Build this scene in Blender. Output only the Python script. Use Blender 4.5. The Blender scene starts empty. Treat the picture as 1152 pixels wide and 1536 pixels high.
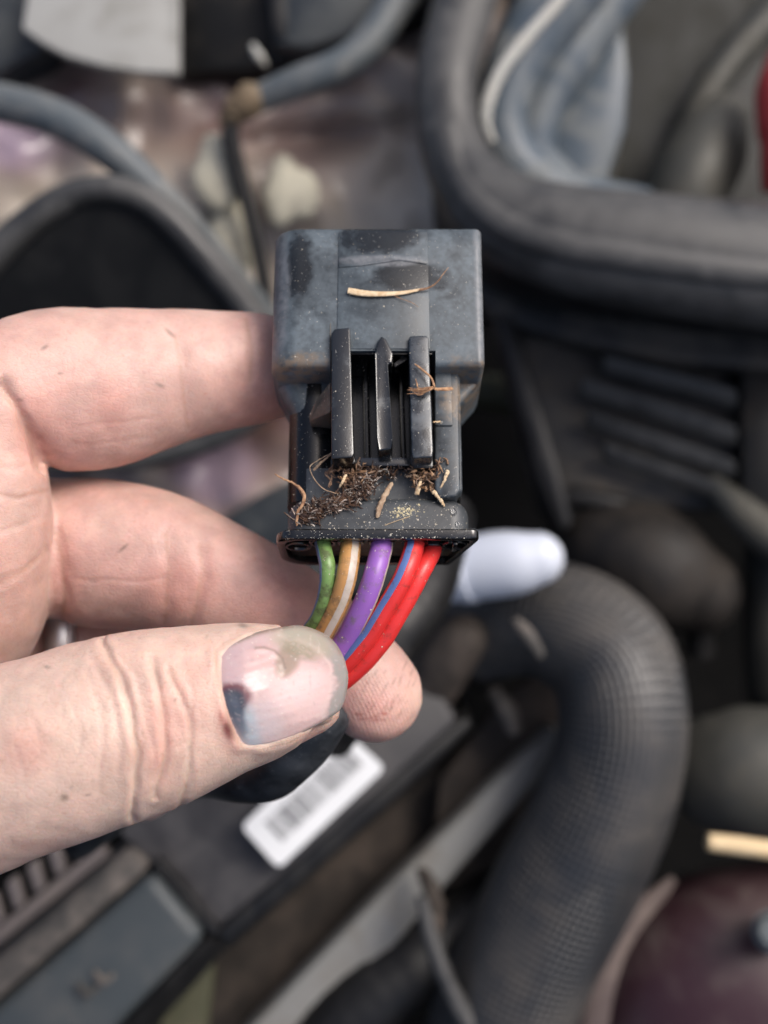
import bpy, bmesh, math, random
import numpy as np
from mathutils import Vector, Matrix
from mathutils import noise as mnoise
from mathutils.bvhtree import BVHTree

random.seed(7)
rng = np.random.default_rng(11)
scene = bpy.context.scene
COL = scene.collection
R = math.radians
MM = 0.001

# ------------------------------------------------------------------ camera, world, sun, exposure
PITCH = R(25)
CAM = np.array([0.0, 0.0, 471.0])                    # millimetres
AX = np.array([1.0, 0.0, 0.0])
AU = np.array([0.0, math.cos(PITCH), math.sin(PITCH)])
AB = np.array([0.0, -math.sin(PITCH), math.cos(PITCH)])
AF = -AB
FPX = 1800.0
cd = bpy.data.cameras.new('camera')
cam = bpy.data.objects.new('camera', cd)
COL.objects.link(cam)
cam.location = CAM * MM
cam.rotation_euler = (PITCH, 0, 0)
cd.sensor_fit = 'VERTICAL'
cd.sensor_height = 36.0
cd.sensor_width = 27.0
cd.lens = FPX / 1536 * 36.0
cd.clip_start = 0.005
cd.clip_end = 50
cd.dof.use_dof = True
cd.dof.focus_distance = 0.1435
cd.dof.aperture_fstop = 14.5
scene.camera = cam

SUN_EL, SUN_AZ = R(56), R(72)                       # azimuth measured from +Y towards +X
w = bpy.data.worlds.new('World')
scene.world = w
w.use_nodes = True
nt = w.node_tree
nt.nodes.clear()
sky = nt.nodes.new('ShaderNodeTexSky')
sky.sky_type = 'NISHITA'
sky.sun_disc = False
sky.sun_elevation = SUN_EL
sky.sun_rotation = SUN_AZ
sky.air_density = 0.75
sky.dust_density = 6.0
sky.ozone_density = 1.0
bg = nt.nodes.new('ShaderNodeBackground')
bg.inputs['Strength'].default_value = 0.125
wo = nt.nodes.new('ShaderNodeOutputWorld')
nt.links.new(sky.outputs[0], bg.inputs[0])
nt.links.new(bg.outputs[0], wo.inputs[0])

sd = bpy.data.lights.new('sun', 'SUN')
sd.energy = 1.35
sd.angle = R(30)
sd.color = (1.0, 0.982, 0.958)
sun = bpy.data.objects.new('sun', sd)
COL.objects.link(sun)
sdir = Vector((math.sin(SUN_AZ) * math.cos(SUN_EL), math.cos(SUN_AZ) * math.cos(SUN_EL), math.sin(SUN_EL)))
sun.rotation_euler = sdir.to_track_quat('Z', 'Y').to_euler()
sun.location = sdir * 2

scene.view_settings.view_transform = 'Standard'
scene.view_settings.look = 'None'
scene.view_settings.gamma = 1
scene.view_settings.exposure = 0.57
scene.render.engine = 'CYCLES'
scene.cycles.use_denoising = True
scene.cycles.max_bounces = 8

# ------------------------------------------------------------------ coordinates
def P(px, py, D):
    """a point D mm in front of the lens, seen at photo pixel (px, py)"""
    return CAM + D * (AF + AX * (px - 576) / FPX + AU * (768 - py) / FPX)

def project(V):
    r = V - CAM
    D = r @ AF
    return 576 + FPX * (r @ AX) / D, 768 - FPX * (r @ AU) / D, D

# ------------------------------------------------------------------ mesh building
def link(o, parent=None):
    COL.objects.link(o)
    if parent is not None:
        o.parent = parent
    return o

def tag(o, label, cat, group=None):
    o['label'] = label
    o['category'] = cat
    if group:
        o['group'] = group
    return o

def thing(name, label, cat, loc, group=None, rot=None):
    o = bpy.data.objects.new(name, None)
    o.empty_display_size = 0.01
    link(o)
    o.location = Vector(np.asarray(loc) * MM)
    if rot is not None:
        o.rotation_euler = rot
    o['_o'] = [float(a) for a in loc]
    return tag(o, label, cat, group)

def mk(name, verts, faces, mat, parent=None, world=True, smooth=True, angle=38, kind=None):
    """verts in mm; world=True: world coordinates (turned local to the parent's place)"""
    V = np.asarray(verts, dtype=float)
    if parent is not None and world:
        org = np.array(acc(parent))
    elif parent is None:
        org = (V.min(0) + V.max(0)) / 2
    else:
        org = np.zeros(3)
    me = bpy.data.meshes.new(name)
    me.from_pydata(((V - org) * MM).tolist(), [], [tuple(f) for f in faces])
    bm = bmesh.new(); bm.from_mesh(me)
    bmesh.ops.recalc_face_normals(bm, faces=bm.faces)
    bm.to_mesh(me); bm.free()
    if smooth:
        me.polygons.foreach_set('use_smooth', [True] * len(me.polygons))
        me.set_sharp_from_angle(angle=R(angle))
    me.materials.append(mat)
    o = bpy.data.objects.new(name, me)
    link(o, parent)
    if parent is None:
        o.location = Vector(org * MM)
    if kind:
        o['kind'] = kind
    o['_o'] = [0.0, 0.0, 0.0] if parent is not None else [float(a) for a in org]
    return o

def acc(o):
    """world place (mm) of an unrotated chain of parents"""
    t = np.zeros(3)
    while o is not None:
        t += np.array(list(o['_o']))
        o = o.parent
    return t

def merge(*parts):
    V, F, n = [], [], 0
    for v, f in parts:
        v = np.asarray(v)
        V.append(v)
        F += [tuple(i + n for i in q) for q in f]
        n += len(v)
    return np.vstack(V), F

def crom(pts, n):
    """Catmull-Rom through rows of any width"""
    p = np.asarray(pts, dtype=float)
    if len(p) == 2:
        t = np.linspace(0, 1, n)[:, None]
        return p[0] * (1 - t) + p[1] * t
    q = np.vstack([2 * p[0] - p[1], p, 2 * p[-1] - p[-2]])
    seg = np.linalg.norm(np.diff(p[:, :3], axis=0), axis=1)
    cum = np.concatenate([[0], np.cumsum(seg)])
    out = []
    for s in np.linspace(0, cum[-1], n):
        i = min(max(np.searchsorted(cum, s, side='right') - 1, 0), len(p) - 2)
        t = (s - cum[i]) / max(seg[i], 1e-9)
        a, b, c, d = q[i], q[i + 1], q[i + 2], q[i + 3]
        out.append(0.5 * (2 * b + (c - a) * t + (2 * a - 5 * b + 4 * c - d) * t * t + (3 * b - a - 3 * c + d) * t ** 3))
    return np.array(out)

def frames(p, ref=None):
    T = np.gradient(p, axis=0)
    T /= np.linalg.norm(T, axis=1)[:, None] + 1e-12
    N = np.zeros_like(T)
    if ref is None:
        a = np.cross(T[0], [0.31, 0.2, 0.93])
        a /= np.linalg.norm(a)
        for i in range(len(p)):
            a = a - T[i] * (a @ T[i])
            a /= np.linalg.norm(a) + 1e-12
            N[i] = a
    else:
        last = None
        for i in range(len(p)):
            a = np.cross(T[i], ref)
            if np.linalg.norm(a) < 0.15 and last is not None:
                a = last
            a = a - T[i] * (a @ T[i])
            a /= np.linalg.norm(a) + 1e-12
            if last is not None and a @ last < 0:
                a = -a
            N[i] = a; last = a
    return T, N, np.cross(T, N)

def tube(path, rads, n=16, m=None, caps='flat', ref=None, fn=None):
    """path rows (x,y,z) mm, rads scalar / per row / per row pairs; caps flat, round or open"""
    p = np.asarray(path, dtype=float)
    r = np.asarray(rads, dtype=float)
    if r.ndim == 0:
        r = np.full(len(p), float(r))
    if r.ndim == 1:
        r = np.stack([r, r], 1)
    q = np.hstack([p, r])
    if m:
        q = crom(q, m)
    p, r = q[:, :3], np.maximum(q[:, 3:5], 1e-3)
    T, N, B = frames(p, ref)
    if caps == 'round':
        k = 5
        A, Ra = [], []
        for j in range(k):
            a = math.pi / 2 * j / k
            A.append((p[0] - T[0] * r[0].mean() * math.cos(a), r[0] * math.sin(a) + 1e-3))
        E = []
        for j in range(k):
            a = math.pi / 2 * (j + 1) / k
            E.append((p[-1] + T[-1] * r[-1].mean() * math.sin(a), r[-1] * math.cos(a) + 1e-3))
        p = np.vstack([[x[0] for x in A], p, [x[0] for x in E]])
        r = np.vstack([[x[1] for x in A], r, [x[1] for x in E]])
        N = np.vstack([[N[0]] * k, N, [N[-1]] * k]); B = np.vstack([[B[0]] * k, B, [B[-1]] * k])
    th = np.arange(n) / n * 2 * math.pi
    rr = np.ones((len(p), n))
    if fn is not None:
        rr = fn(len(p), n)
    V = p[:, None] + (N[:, None] * (np.cos(th)[None, :, None] * r[:, None, 0:1]) + B[:, None] * (np.sin(th)[None, :, None] * r[:, None, 1:2])) * rr[..., None]
    V = V.reshape(-1, 3)
    F = []
    for i in range(len(p) - 1):
        a, b = i * n, (i + 1) * n
        for j in range(n):
            F.append((a + j, a + (j + 1) % n, b + (j + 1) % n, b + j))
    if caps != 'open':
        F.append(tuple(range(n)))
        F.append(tuple(range((len(p) - 1) * n, len(p) * n)))
    return V, F

def pxtube(rows, n=24, m=40, caps='flat', flat=1.0, fn=None, ref=True):
    """rows (px, py, D mm, half width in photo pixels) -> a tube in real millimetres"""
    pts = [P(a, b, d) for a, b, d, h in rows]
    rad = [(h * d / FPX, h * d / FPX * flat) for a, b, d, h in rows]
    return tube(pts, rad, n, m, caps, AB if ref else None, fn)

def loft(rings, caps=True, closed=True):
    k = len(rings[0])
    V = np.vstack([np.asarray(r, dtype=float) for r in rings])
    F = []
    for i in range(len(rings) - 1):
        a, b = i * k, (i + 1) * k
        for j in range(k if closed else k - 1):
            F.append((a + j, a + (j + 1) % k, b + (j + 1) % k, b + j))
    if caps:
        F.append(tuple(range(k)))
        F.append(tuple(range((len(rings) - 1) * k, len(rings) * k)))
    return V, F

def bevelled(V, F, off, seg=2, ang=25):
    bm = bmesh.new()
    vs = [bm.verts.new(v) for v in V]
    for f in F:
        try:
            bm.faces.new([vs[i] for i in f])
        except ValueError:
            pass
    bmesh.ops.recalc_face_normals(bm, faces=bm.faces)
    if off > 0:
        es = [e for e in bm.edges if len(e.link_faces) == 2 and e.calc_face_angle(0) > R(ang)]
        bmesh.ops.bevel(bm, geom=es, offset=off, segments=seg, affect='EDGES', profile=0.5, clamp_overlap=True)
    bm.verts.index_update()
    V2 = np.array([v.co[:] for v in bm.verts])
    F2 = [tuple(v.index for v in f.verts) for f in bm.faces]
    bm.free()
    return V2, F2

def prism(bottom, top, off=0.0, seg=2):
    n = len(top)
    V = np.vstack([bottom, top])
    F = [tuple(range(n)), tuple(range(n, 2 * n))] + [(i, (i + 1) % n, n + (i + 1) % n, n + i) for i in range(n)]
    return bevelled(V, F, off, seg)

def pxplate(poly, D, thick, off=0.6, seg=2, dirn=None):
    """plate whose near face has this outline; D one depth or one per corner; thick mm away from the lens"""
    Ds = D if hasattr(D, '__len__') else [D] * len(poly)
    top = np.array([P(a, b, d) for (a, b), d in zip(poly, Ds)])
    dn = AF if dirn is None else np.asarray(dirn)
    return prism(top + dn * thick, top, off, seg)

def box(c, half, off=0.2, seg=2, M=None):
    V = np.array([[sx * half[0], sy * half[1], sz * half[2]] for sx in (-1, 1) for sy in (-1, 1) for sz in (-1, 1)])
    F = [(0, 1, 3, 2), (4, 5, 7, 6), (0, 1, 5, 4), (2, 3, 7, 6), (0, 2, 6, 4), (1, 3, 7, 5)]
    V, F = bevelled(V, F, off, seg)
    if M is not None:
        V = V @ np.asarray(M).T
    return V + np.asarray(c), F

def rrect(x0, x1, z0, z1, r, k=6):
    """closed outline, r = radii at (x0,z1), (x1,z1), (x1,z0), (x0,z0)"""
    out = []
    for (cx, cz, rad, a0) in ((x0, z1, r[0], 180), (x1, z1, r[1], 90), (x1, z0, r[2], 0), (x0, z0, r[3], -90)):
        ccx = cx + rad if cx == x0 else cx - rad
        ccz = cz - rad if cz == z1 else cz + rad
        for j in range(k + 1):
            a = R(a0 - 90 * j / k)
            out.append((ccx + rad * math.cos(a), ccz + rad * math.sin(a)))
    return out

# ------------------------------------------------------------------ materials
class NT:
    def __init__(s, name):
        s.m = bpy.data.materials.new(name); s.m.use_nodes = True
        s.t = s.m.node_tree; s.t.nodes.clear()
        s.out = s.n('ShaderNodeOutputMaterial'); s.b = s.n('ShaderNodeBsdfPrincipled')
        s.l(s.b.outputs[0], s.out.inputs[0])
        s.tc = s.n('ShaderNodeTexCoord')
    def n(s, t, **k):
        x = s.t.nodes.new(t)
        for a, b in k.items():
            setattr(x, a, b)
        return x
    def l(s, a, b):
        s.t.links.new(a, b)
    def set(s, **k):
        for a, b in k.items():
            s.b.inputs[a.replace('_', ' ')].default_value = b
    def noise(s, scale, detail=4, rough=0.55, vec=None, dist=0.0):
        x = s.n('ShaderNodeTexNoise')
        x.inputs['Scale'].default_value = scale; x.inputs['Detail'].default_value = detail
        x.inputs['Roughness'].default_value = rough; x.inputs['Distortion'].default_value = dist
        s.l(vec if vec is not None else s.tc.outputs['Object'], x.inputs['Vector'])
        return x.outputs['Fac']
    def ramp(s, fac, a, b, ca=0.0, cb=1.0):
        x = s.n('ShaderNodeMapRange'); x.interpolation_type = 'SMOOTHSTEP'
        x.inputs['From Min'].default_value = a; x.inputs['From Max'].default_value = b
        x.inputs['To Min'].default_value = ca; x.inputs['To Max'].default_value = cb
        s.l(fac, x.inputs['Value'])
        return x.outputs[0]
    def mix(s, fac, a, b, blend='MIX'):
        x = s.n('ShaderNodeMix', data_type='RGBA', blend_type=blend)
        for v, i in ((fac, 0), (a, 6), (b, 7)):
            if isinstance(v, (int, float)):
                x.inputs[i].default_value = v
            elif isinstance(v, tuple):
                x.inputs[i].default_value = (*v[:3], 1)
            else:
                s.l(v, x.inputs[i])
        return x.outputs[2]
    def math(s, op, a, b=0.0):
        x = s.n('ShaderNodeMath', operation=op)
        for v, i in ((a, 0), (b, 1)):
            if isinstance(v, (int, float)):
                x.inputs[i].default_value = v
            else:
                s.l(v, x.inputs[i])
        return x.outputs[0]
    def blob(s, c, rad, wob=0.35, wscale=400.0):
        """soft irregular patch round a place on the object (mm)"""
        sub = s.n('ShaderNodeVectorMath', operation='SUBTRACT'); sub.inputs[1].default_value = [x * MM for x in c]
        s.l(s.tc.outputs['Object'], sub.inputs[0])
        dv = s.n('ShaderNodeVectorMath', operation='DIVIDE'); dv.inputs[1].default_value = [x * MM for x in rad]
        s.l(sub.outputs[0], dv.inputs[0])
        ln = s.n('ShaderNodeVectorMath', operation='LENGTH'); s.l(dv.outputs[0], ln.inputs[0])
        w_ = s.math('MULTIPLY', s.math('SUBTRACT', s.noise(wscale, 3), 0.5), wob * 4)
        return s.ramp(s.math('ADD', ln.outputs['Value'], w_), 1.35, 0.7)
    def bump(s, h, strength, dist):
        x = s.n('ShaderNodeBump'); x.inputs['Strength'].default_value = strength; x.inputs['Distance'].default_value = dist * MM
        s.l(h, x.inputs['Height']); s.l(x.outputs[0], s.b.inputs['Normal'])

def dusty(name, base, dust, amt=0.5, rough=0.5, scale=90.0, speck=0.3, bump=0.25, spec=0.35, droug=0.85, metal=0.0, fine=1200.0, speckcol=(0.4, 0.38, 0.34), coat=0.0):
    """plastic, rubber or metal under an uneven film of dust"""
    s = NT(name)
    f1 = s.ramp(s.noise(scale, 6, 0.62, dist=0.4), 0.62 - amt * 0.5, 0.95 - amt * 0.5)
    f2 = s.noise(scale * 5.3, 4, 0.6)
    f = s.math('MULTIPLY', f1, s.ramp(f2, 0.25, 0.75, 0.45, 1.0))
    c = s.mix(f, base, dust)
    sp = s.ramp(s.noise(fine, 2, 0.5), 0.70, 0.80, 0.0, speck)
    c = s.mix(sp, c, speckcol)
    s.l(c, s.b.inputs['Base Color'])
    s.l(s.ramp(f, 0, 1, rough, droug), s.b.inputs['Roughness'])
    s.set(Metallic=metal, Specular_IOR_Level=spec, Coat_Weight=coat, Coat_Roughness=0.15)
    if bump:
        h = s.math('ADD', s.noise(fine * 0.6, 3, 0.6), s.math('MULTIPLY', f1, 0.6))
        s.bump(h, bump, 0.15)
    return s.m
# ------------------------------------------------------------------ background: the engine bay
M_floor = dusty('oily_floor', (0.002, 0.002, 0.002), (0.004, 0.0037, 0.0034), 0.4, 0.8, 30, spec=0.06)
M_rub = dusty('dusty_rubber', (0.020, 0.0205, 0.021), (0.070, 0.069, 0.067), 0.7, 0.36, 45, 0.25, spec=0.5, droug=0.6)
M_rubd = dusty('black_rubber', (0.006, 0.006, 0.0065), (0.024, 0.023, 0.022), 0.45, 0.45, 60, 0.2)
M_plas = dusty('black_plastic', (0.006, 0.0063, 0.0066), (0.032, 0.028, 0.024), 0.42, 0.45, 60, 0.25, spec=0.2)
M_plasb = dusty('blue_grey_plastic', (0.022, 0.028, 0.034), (0.075, 0.08, 0.08), 0.5, 0.4, 60, 0.2)
M_liner = dusty('shiny_liner', (0.07, 0.092, 0.115), (0.19, 0.20, 0.195), 0.5, 0.34, 70, 0.1)
M_bead = dusty('pale_bead', (0.38, 0.38, 0.35), (0.46, 0.44, 0.39), 0.5, 0.5, 120, 0.1)
M_felt = dusty('pale_felt', (0.30, 0.30, 0.285), (0.19, 0.185, 0.165), 0.45, 0.9, 60, 0.2)
M_bar = dusty('grey_bar_metal', (0.21, 0.21, 0.20), (0.155, 0.14, 0.12), 0.5, 0.55, 50, 0.15)
M_brown = dusty('rusty_plate', (0.028, 0.023, 0.019), (0.11, 0.085, 0.068), 0.5, 0.75, 50, 0.15)
M_drum = dusty('dull_alloy', (0.06, 0.06, 0.053), (0.085, 0.08, 0.066), 0.5, 0.5, 60, 0.2, metal=0.3)
M_olive = dusty('olive_pipe', (0.055, 0.055, 0.03), (0.09, 0.082, 0.05), 0.5, 0.6, 60, 0.1)
M_white = dusty('white_plastic', (0.54, 0.575, 0.645), (0.40, 0.41, 0.43), 0.25, 0.35, 60, 0.05, bump=0.05)
M_maroon = dusty('maroon_paint', (0.034, 0.013, 0.018), (0.085, 0.062, 0.058), 0.45, 0.45, 60, 0.8, coat=0.12)
M_lid = dusty('fuse_lid_plastic', (0.055, 0.064, 0.068), (0.09, 0.092, 0.09), 0.45, 0.45, 60, 0.1, bump=0.1)
M_boxp = dusty('fuse_box_plastic', (0.030, 0.029, 0.031), (0.08, 0.076, 0.076), 0.5, 0.5, 60, 0.1)
M_rail = dusty('dirty_rail', (0.05, 0.048, 0.045), (0.17, 0.145, 0.125), 0.55, 0.75, 90, 0.3)
M_comb = dusty('pinkish_comb', (0.13, 0.112, 0.11), (0.17, 0.145, 0.13), 0.5, 0.6, 60, 0.1)
M_red = dusty('red_plastic', (0.50, 0.05, 0.05), (0.30, 0.10, 0.09), 0.35, 0.4, 60, 0.1)
M_straw = dusty('dry_straw', (0.62, 0.46, 0.26), (0.75, 0.60, 0.38), 0.5, 0.7, 300, 0.1)
M_cable = dusty('grey_conduit', (0.075, 0.09, 0.10), (0.20, 0.195, 0.18), 0.5, 0.45, 60, 0.1)
M_tape = dusty('brown_tape', (0.14, 0.10, 0.06), (0.24, 0.19, 0.13), 0.5, 0.7, 90, 0.1)
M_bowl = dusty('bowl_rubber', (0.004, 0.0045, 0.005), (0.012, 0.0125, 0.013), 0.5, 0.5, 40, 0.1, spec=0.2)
M_bolt = dusty('bolt_steel', (0.16, 0.18, 0.18), (0.2, 0.2, 0.19), 0.4, 0.4, 100, 0.1, metal=0.5)

# floor of the bay: one uneven sheet that runs well past the frame
g = np.linspace(-700, 700, 60)
gx, gy = np.meshgrid(g, g + 150)
gz = np.array([[mnoise.noise(Vector((x * 0.012, y * 0.012, 0))) * 14 for x in g] for y in g])
V = np.stack([gx.ravel(), gy.ravel(), gz.ravel()], 1)
F = [(j * 60 + i, j * 60 + i + 1, (j + 1) * 60 + i + 1, (j + 1) * 60 + i) for j in range(59) for i in range(59)]
mk('bay_floor', V, F, M_floor, kind='structure')

# painted inner wing: lumpy pressed panel, dusty with plum paint and its painted reflection showing through
def wing_material():
    s = NT('dusty_plum_paint')
    n1 = s.noise(10, 3, 0.5, dist=0.4)
    n2 = s.noise(16, 3, 0.45)
    cl_ = s.n('ShaderNodeAttribute'); cl_.attribute_name = 'clean_sheen'
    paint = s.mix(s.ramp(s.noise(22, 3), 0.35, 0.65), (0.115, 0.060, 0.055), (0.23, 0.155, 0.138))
    paint = s.mix(cl_.outputs['Fac'], paint, (0.40, 0.305, 0.365))  # bare plum patches: bright reflection put into the paint colour
    dust = s.mix(s.ramp(n2, 0.3, 0.7), (0.28, 0.225, 0.185), (0.50, 0.45, 0.37))
    f = s.math('MULTIPLY', s.ramp(n1, 0.30, 0.56), s.ramp(n2, 0.2, 0.55, 0.5, 1.0))
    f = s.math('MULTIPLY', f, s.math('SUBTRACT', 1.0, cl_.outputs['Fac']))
    s.l(s.mix(f, paint, dust), s.b.inputs['Base Color'])
    s.l(s.ramp(f, 0, 1, 0.25, 0.65), s.b.inputs['Roughness'])
    s.set(Coat_Weight=0.5, Coat_Roughness=0.2)
    s.bump(s.noise(500, 4), 0.2, 0.2)
    return s.m
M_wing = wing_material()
nx, ny = 110, 110
V = []
CL = []
for j in range(ny):
    for i in range(nx):
        px = -420 + i / (nx - 1) * 1180; py = -330 + j / (ny - 1) * 1190
        d = 380 + 14 * mnoise.noise(Vector((px * 0.005, py * 0.005, 3.1))) + 5 * mnoise.noise(Vector((px * 0.017, py * 0.017, 1.1)))
        d += 0.02 * max(0, 200 - py)
        d -= 12 * math.exp(-((px - 330) / 55) ** 2 - ((py - 270) / 70) ** 2) + 9 * math.exp(-((px - 450) / 70) ** 2 - ((py - 300) / 60) ** 2)
        d += 7 * math.exp(-((py - 205 + 0.12 * (px - 500)) / 24) ** 2) * (px > 330)
        V.append(P(px, py, d))
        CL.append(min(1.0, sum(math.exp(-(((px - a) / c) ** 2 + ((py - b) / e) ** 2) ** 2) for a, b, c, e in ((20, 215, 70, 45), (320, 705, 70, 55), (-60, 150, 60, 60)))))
F = [(j * nx + i, j * nx + i + 1, (j + 1) * nx + i + 1, (j + 1) * nx + i) for j in range(ny - 1) for i in range(nx - 1) if not (-420 + i / (nx - 1) * 1180 > 610 and -330 + j / (ny - 1) * 1190 > 400)]
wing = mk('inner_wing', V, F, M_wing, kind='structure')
wing.data.attributes.new('clean_sheen', 'FLOAT', 'POINT').data.foreach_set('value', CL)

# two pale dabs: soft wing reflections put into shape and colour
M_highlight = dusty('cream_highlight', (0.50, 0.47, 0.37), (0.32, 0.29, 0.235), 0.4, 0.8, 120, 0.1)
def dab(px, py, D, rx, ry, seed, label):
    V, F = [], []
    n, m = 18, 7
    c = P(px, py, D)
    for a in range(m):
        t = (a + 0.3) / m * math.pi / 2
        for b in range(n):
            th = b / n * 2 * math.pi
            k = 1 + 0.35 * mnoise.noise(Vector((math.cos(th) * 1.4, math.sin(th) * 1.4, seed)))
            V.append(c + AX * rx * k * math.sin(t) * math.cos(th) + AU * ry * k * math.sin(t) * math.sin(th) + AB * 4 * math.cos(t))
    for a in range(m - 1):
        for b in range(n):
            F.append((a * n + b, a * n + (b + 1) % n, (a + 1) * n + (b + 1) % n, (a + 1) * n + b))
    F.append(tuple(range(n)))
    F.append(tuple(range((m - 1) * n, m * n)))
    tag(mk('highlight_dab', V, F, M_highlight), label, 'sealant', 'cream painted highlight dabs on the painted wing')
dab(330, 258, 359, 8, 12, 1.0, 'small cream painted highlight dab beside the upper end of the thin black cable')
dab(347, 345, 365, 8, 18, 5.0, 'tall cream painted highlight dab between the grey arched hose and the thin black cable')
dab(432, 292, 364, 8, 11, 9.0, 'broad cream painted highlight dab on the far side of the thin black cable')

# pale felt wedge at the top
tag(mk('heat_shield', *pxplate([(32, 42), (60, 62), (100, 84), (160, 100), (215, 108), (268, 110), (268, -60), (262, -160), (60, -120), (40, -10)], [352] * 6 + [362, 372, 372, 358], 5, 1.2), M_felt),
    'pale grey felt heat shield wedge with a curved lower edge', 'heat shield')
# dark modules behind and beside it
tag(mk('relay_block', *pxplate([(-120, 130), (-20, 118), (60, 80), (110, 20), (120, -140), (-140, -140)], 372, 40, 3), M_plasb),
    'blue grey plastic relay block behind the pale felt wedge', 'relay block')
t = thing('control_module', 'dark module with a lighter boxy socket under the top edge', 'module', P(450, 0, 372))
mk('case', *pxplate([(262, 112), (400, 104), (520, 70), (660, 20), (690, -140), (240, -140)], 372, 30, 3), M_plas, t)
mk('socket', *pxplate([(396, -60), (410, 66), (462, 72), (560, 42), (570, -70)], 362, 15, 2), M_plasb, t)
mk('slot', *pxplate([(404, -40), (412, 55), (430, 55), (428, -40)], 361, 1.5, 0.4), M_rubd, t)
tag(mk('chrome_clip', *pxtube([(380, 70, 362, 5), (388, 84, 360, 7), (397, 96, 362, 4)], 10, 10, 'round'), M_bead), 'tiny pale clip on the dark module face', 'clip')

# grey conduit that ends in tape, with the thin cable going on from it
t = thing('conduit', 'bluish grey conduit ending in brown tape with a thin black cable', 'cable', P(440, 130, 345))
mk('sleeve', *pxtube([(660, -90, 352, 30), (600, -5, 350, 28), (556, 62, 347, 27), (510, 98, 345, 25), (450, 122, 345, 24), (390, 148, 348, 21), (362, 162, 350, 17)], 20, 50), M_cable, t)
mk('tape', *pxtube([(376, 150, 347, 24), (355, 166, 348, 21), (343, 184, 350, 15)], 18, 14, 'round', fn=lambda a, b: 1 + 0.08 * rng.standard_normal((a, b))), M_tape, t)
mk('thin_cable', *pxtube([(350, 176, 349, 12), (346, 205, 350, 14), (356, 250, 352, 13), (372, 310, 354, 12), (386, 370, 356, 12), (398, 440, 358, 12), (404, 520, 360, 12)], 14, 40), M_rubd, t)

# arched hose and the big black bowl on the left
tag(mk('arched_hose', *pxtube([(-160, 175, 338, 30), (-60, 150, 334, 30), (20, 158, 330, 29), (90, 180, 328, 29), (150, 215, 328, 28), (200, 256, 330, 27), (260, 318, 334, 26), (320, 385, 340, 24), (400, 480, 350, 22)], 24, 60), M_cable),
    'blue grey arched hose curving down past the plum painted wing', 'hose')
t = thing('air_duct', 'wide black duct mouth with a dusty grey rolled rim', 'duct', P(150, 460, 335))
rim = [(-150, 560, 322, 24), (-80, 462, 320, 24), (-20, 395, 318, 24), (40, 335, 316, 23), (100, 296, 316, 22), (150, 284, 316, 22), (205, 293, 317, 22), (255, 328, 319, 22), (310, 388, 322, 22), (355, 440, 326, 22), (395, 500, 330, 22), (418, 560, 336, 20), (385, 620, 342, 18), (290, 668, 346, 18), (160, 690, 346, 18), (20, 690, 342, 18), (-100, 670, 334, 20), (-150, 620, 326, 22)]
pr = [(P(a, b, d), h * d / FPX) for a, b, d, h in rim]
rp = crom([list(p) + [r_] for p, r_ in pr] + [list(pr[0][0]) + [pr[0][1]]], 90)
mk('rim', *tube(rp[:, :3], rp[:, 3], 18, None, 'open', AB), M_rub, t)
cen = rp[:, :3].mean(0)
rings = []
for k in range(9):
    f = k / 8
    rings.append(cen + (rp[:-1, :3] - cen) * (1.0 - 0.10 * f - 0.55 * max(0, f - 0.5)) + AF * (55 * f))
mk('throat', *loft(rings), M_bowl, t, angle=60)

# big rubber lip of the intake, upper right
t = thing('intake_duct', 'large black rubber lipped intake duct with a shiny blue grey lining', 'duct', P(820, 250, 330))
lip = [(790, -230, 352, 50), (722, -70, 340, 48), (690, 30, 332, 48), (672, 110, 326, 47), (672, 185, 322, 47), (688, 246, 319, 52), (722, 296, 316, 62), (772, 332, 314, 72), (845, 356, 312, 80), (940, 372, 310, 86), (1060, 390, 309, 91), (1200, 405, 309, 95), (1400, 420, 310, 95)]
mk('rubber_lip', *pxtube(lip, 32, 90, flat=0.8), M_rub, t)
mk('lip_ridge', *pxtube([(a - 2, b + 10, d - h * d / FPX * 0.64, 26) for a, b, d, h in lip[4:]], 14, 60, flat=0.7), M_rub, t)
# skirt under the lip
lp = np.array([P(a, b, d) for a, b, d, h in lip]); hw = np.array([h * d / FPX for a, b, d, h in lip])
lc = crom(np.hstack([lp, hw[:, None]]), 60)
T, N, B = frames(lc[:, :3], AB)
side = N * np.sign(N @ (-AU))[:, None]
out0 = lc[:, :3] + (-AU * 0.8 + -AX * 0.35)[None] * lc[:, 3:4] * 0.7
rings = []
for k in range(10):
    f = k / 9
    rings.append(out0 + AF * (6 + 70 * f) - AU * (9 * f))
mk('skirt', *loft(rings, False, False), M_rubd, t)
# shiny lining inside the lip, with a pale bead
mk('lining', *pxtube([(940, -160, 352, 62), (860, -30, 350, 58), (800, 50, 348, 52), (764, 120, 346, 44), (752, 190, 346, 40), (775, 250, 348, 44), (840, 300, 352, 46), (960, 330, 356, 48)], 24, 60), M_liner, t)
mk('inner_fold', *pxtube([(1010, -120, 362, 44), (900, 10, 360, 46), (850, 90, 358, 42), (818, 150, 357, 34), (800, 230, 358, 34), (840, 290, 362, 40)], 24, 60), M_liner, t)
mk('bead', *pxtube([(900, -75, 330, 9), (835, 5, 329, 9), (790, 55, 328, 10), (752, 105, 327, 10), (732, 150, 327, 10), (728, 185, 328, 9), (738, 212, 330, 6)], 12, 50, fn=lambda a, b: 1 + 0.12 * np.sin(np.arange(a) * 2.2)[:, None] * np.ones((1, b))), M_bead, t)
mk('back_panel', *pxplate([(800, 120), (905, 60), (935, 20), (945, 110), (940, 190), (910, 280), (880, 320), (800, 300)], 366, 20, 3), M_liner, t)
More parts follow.
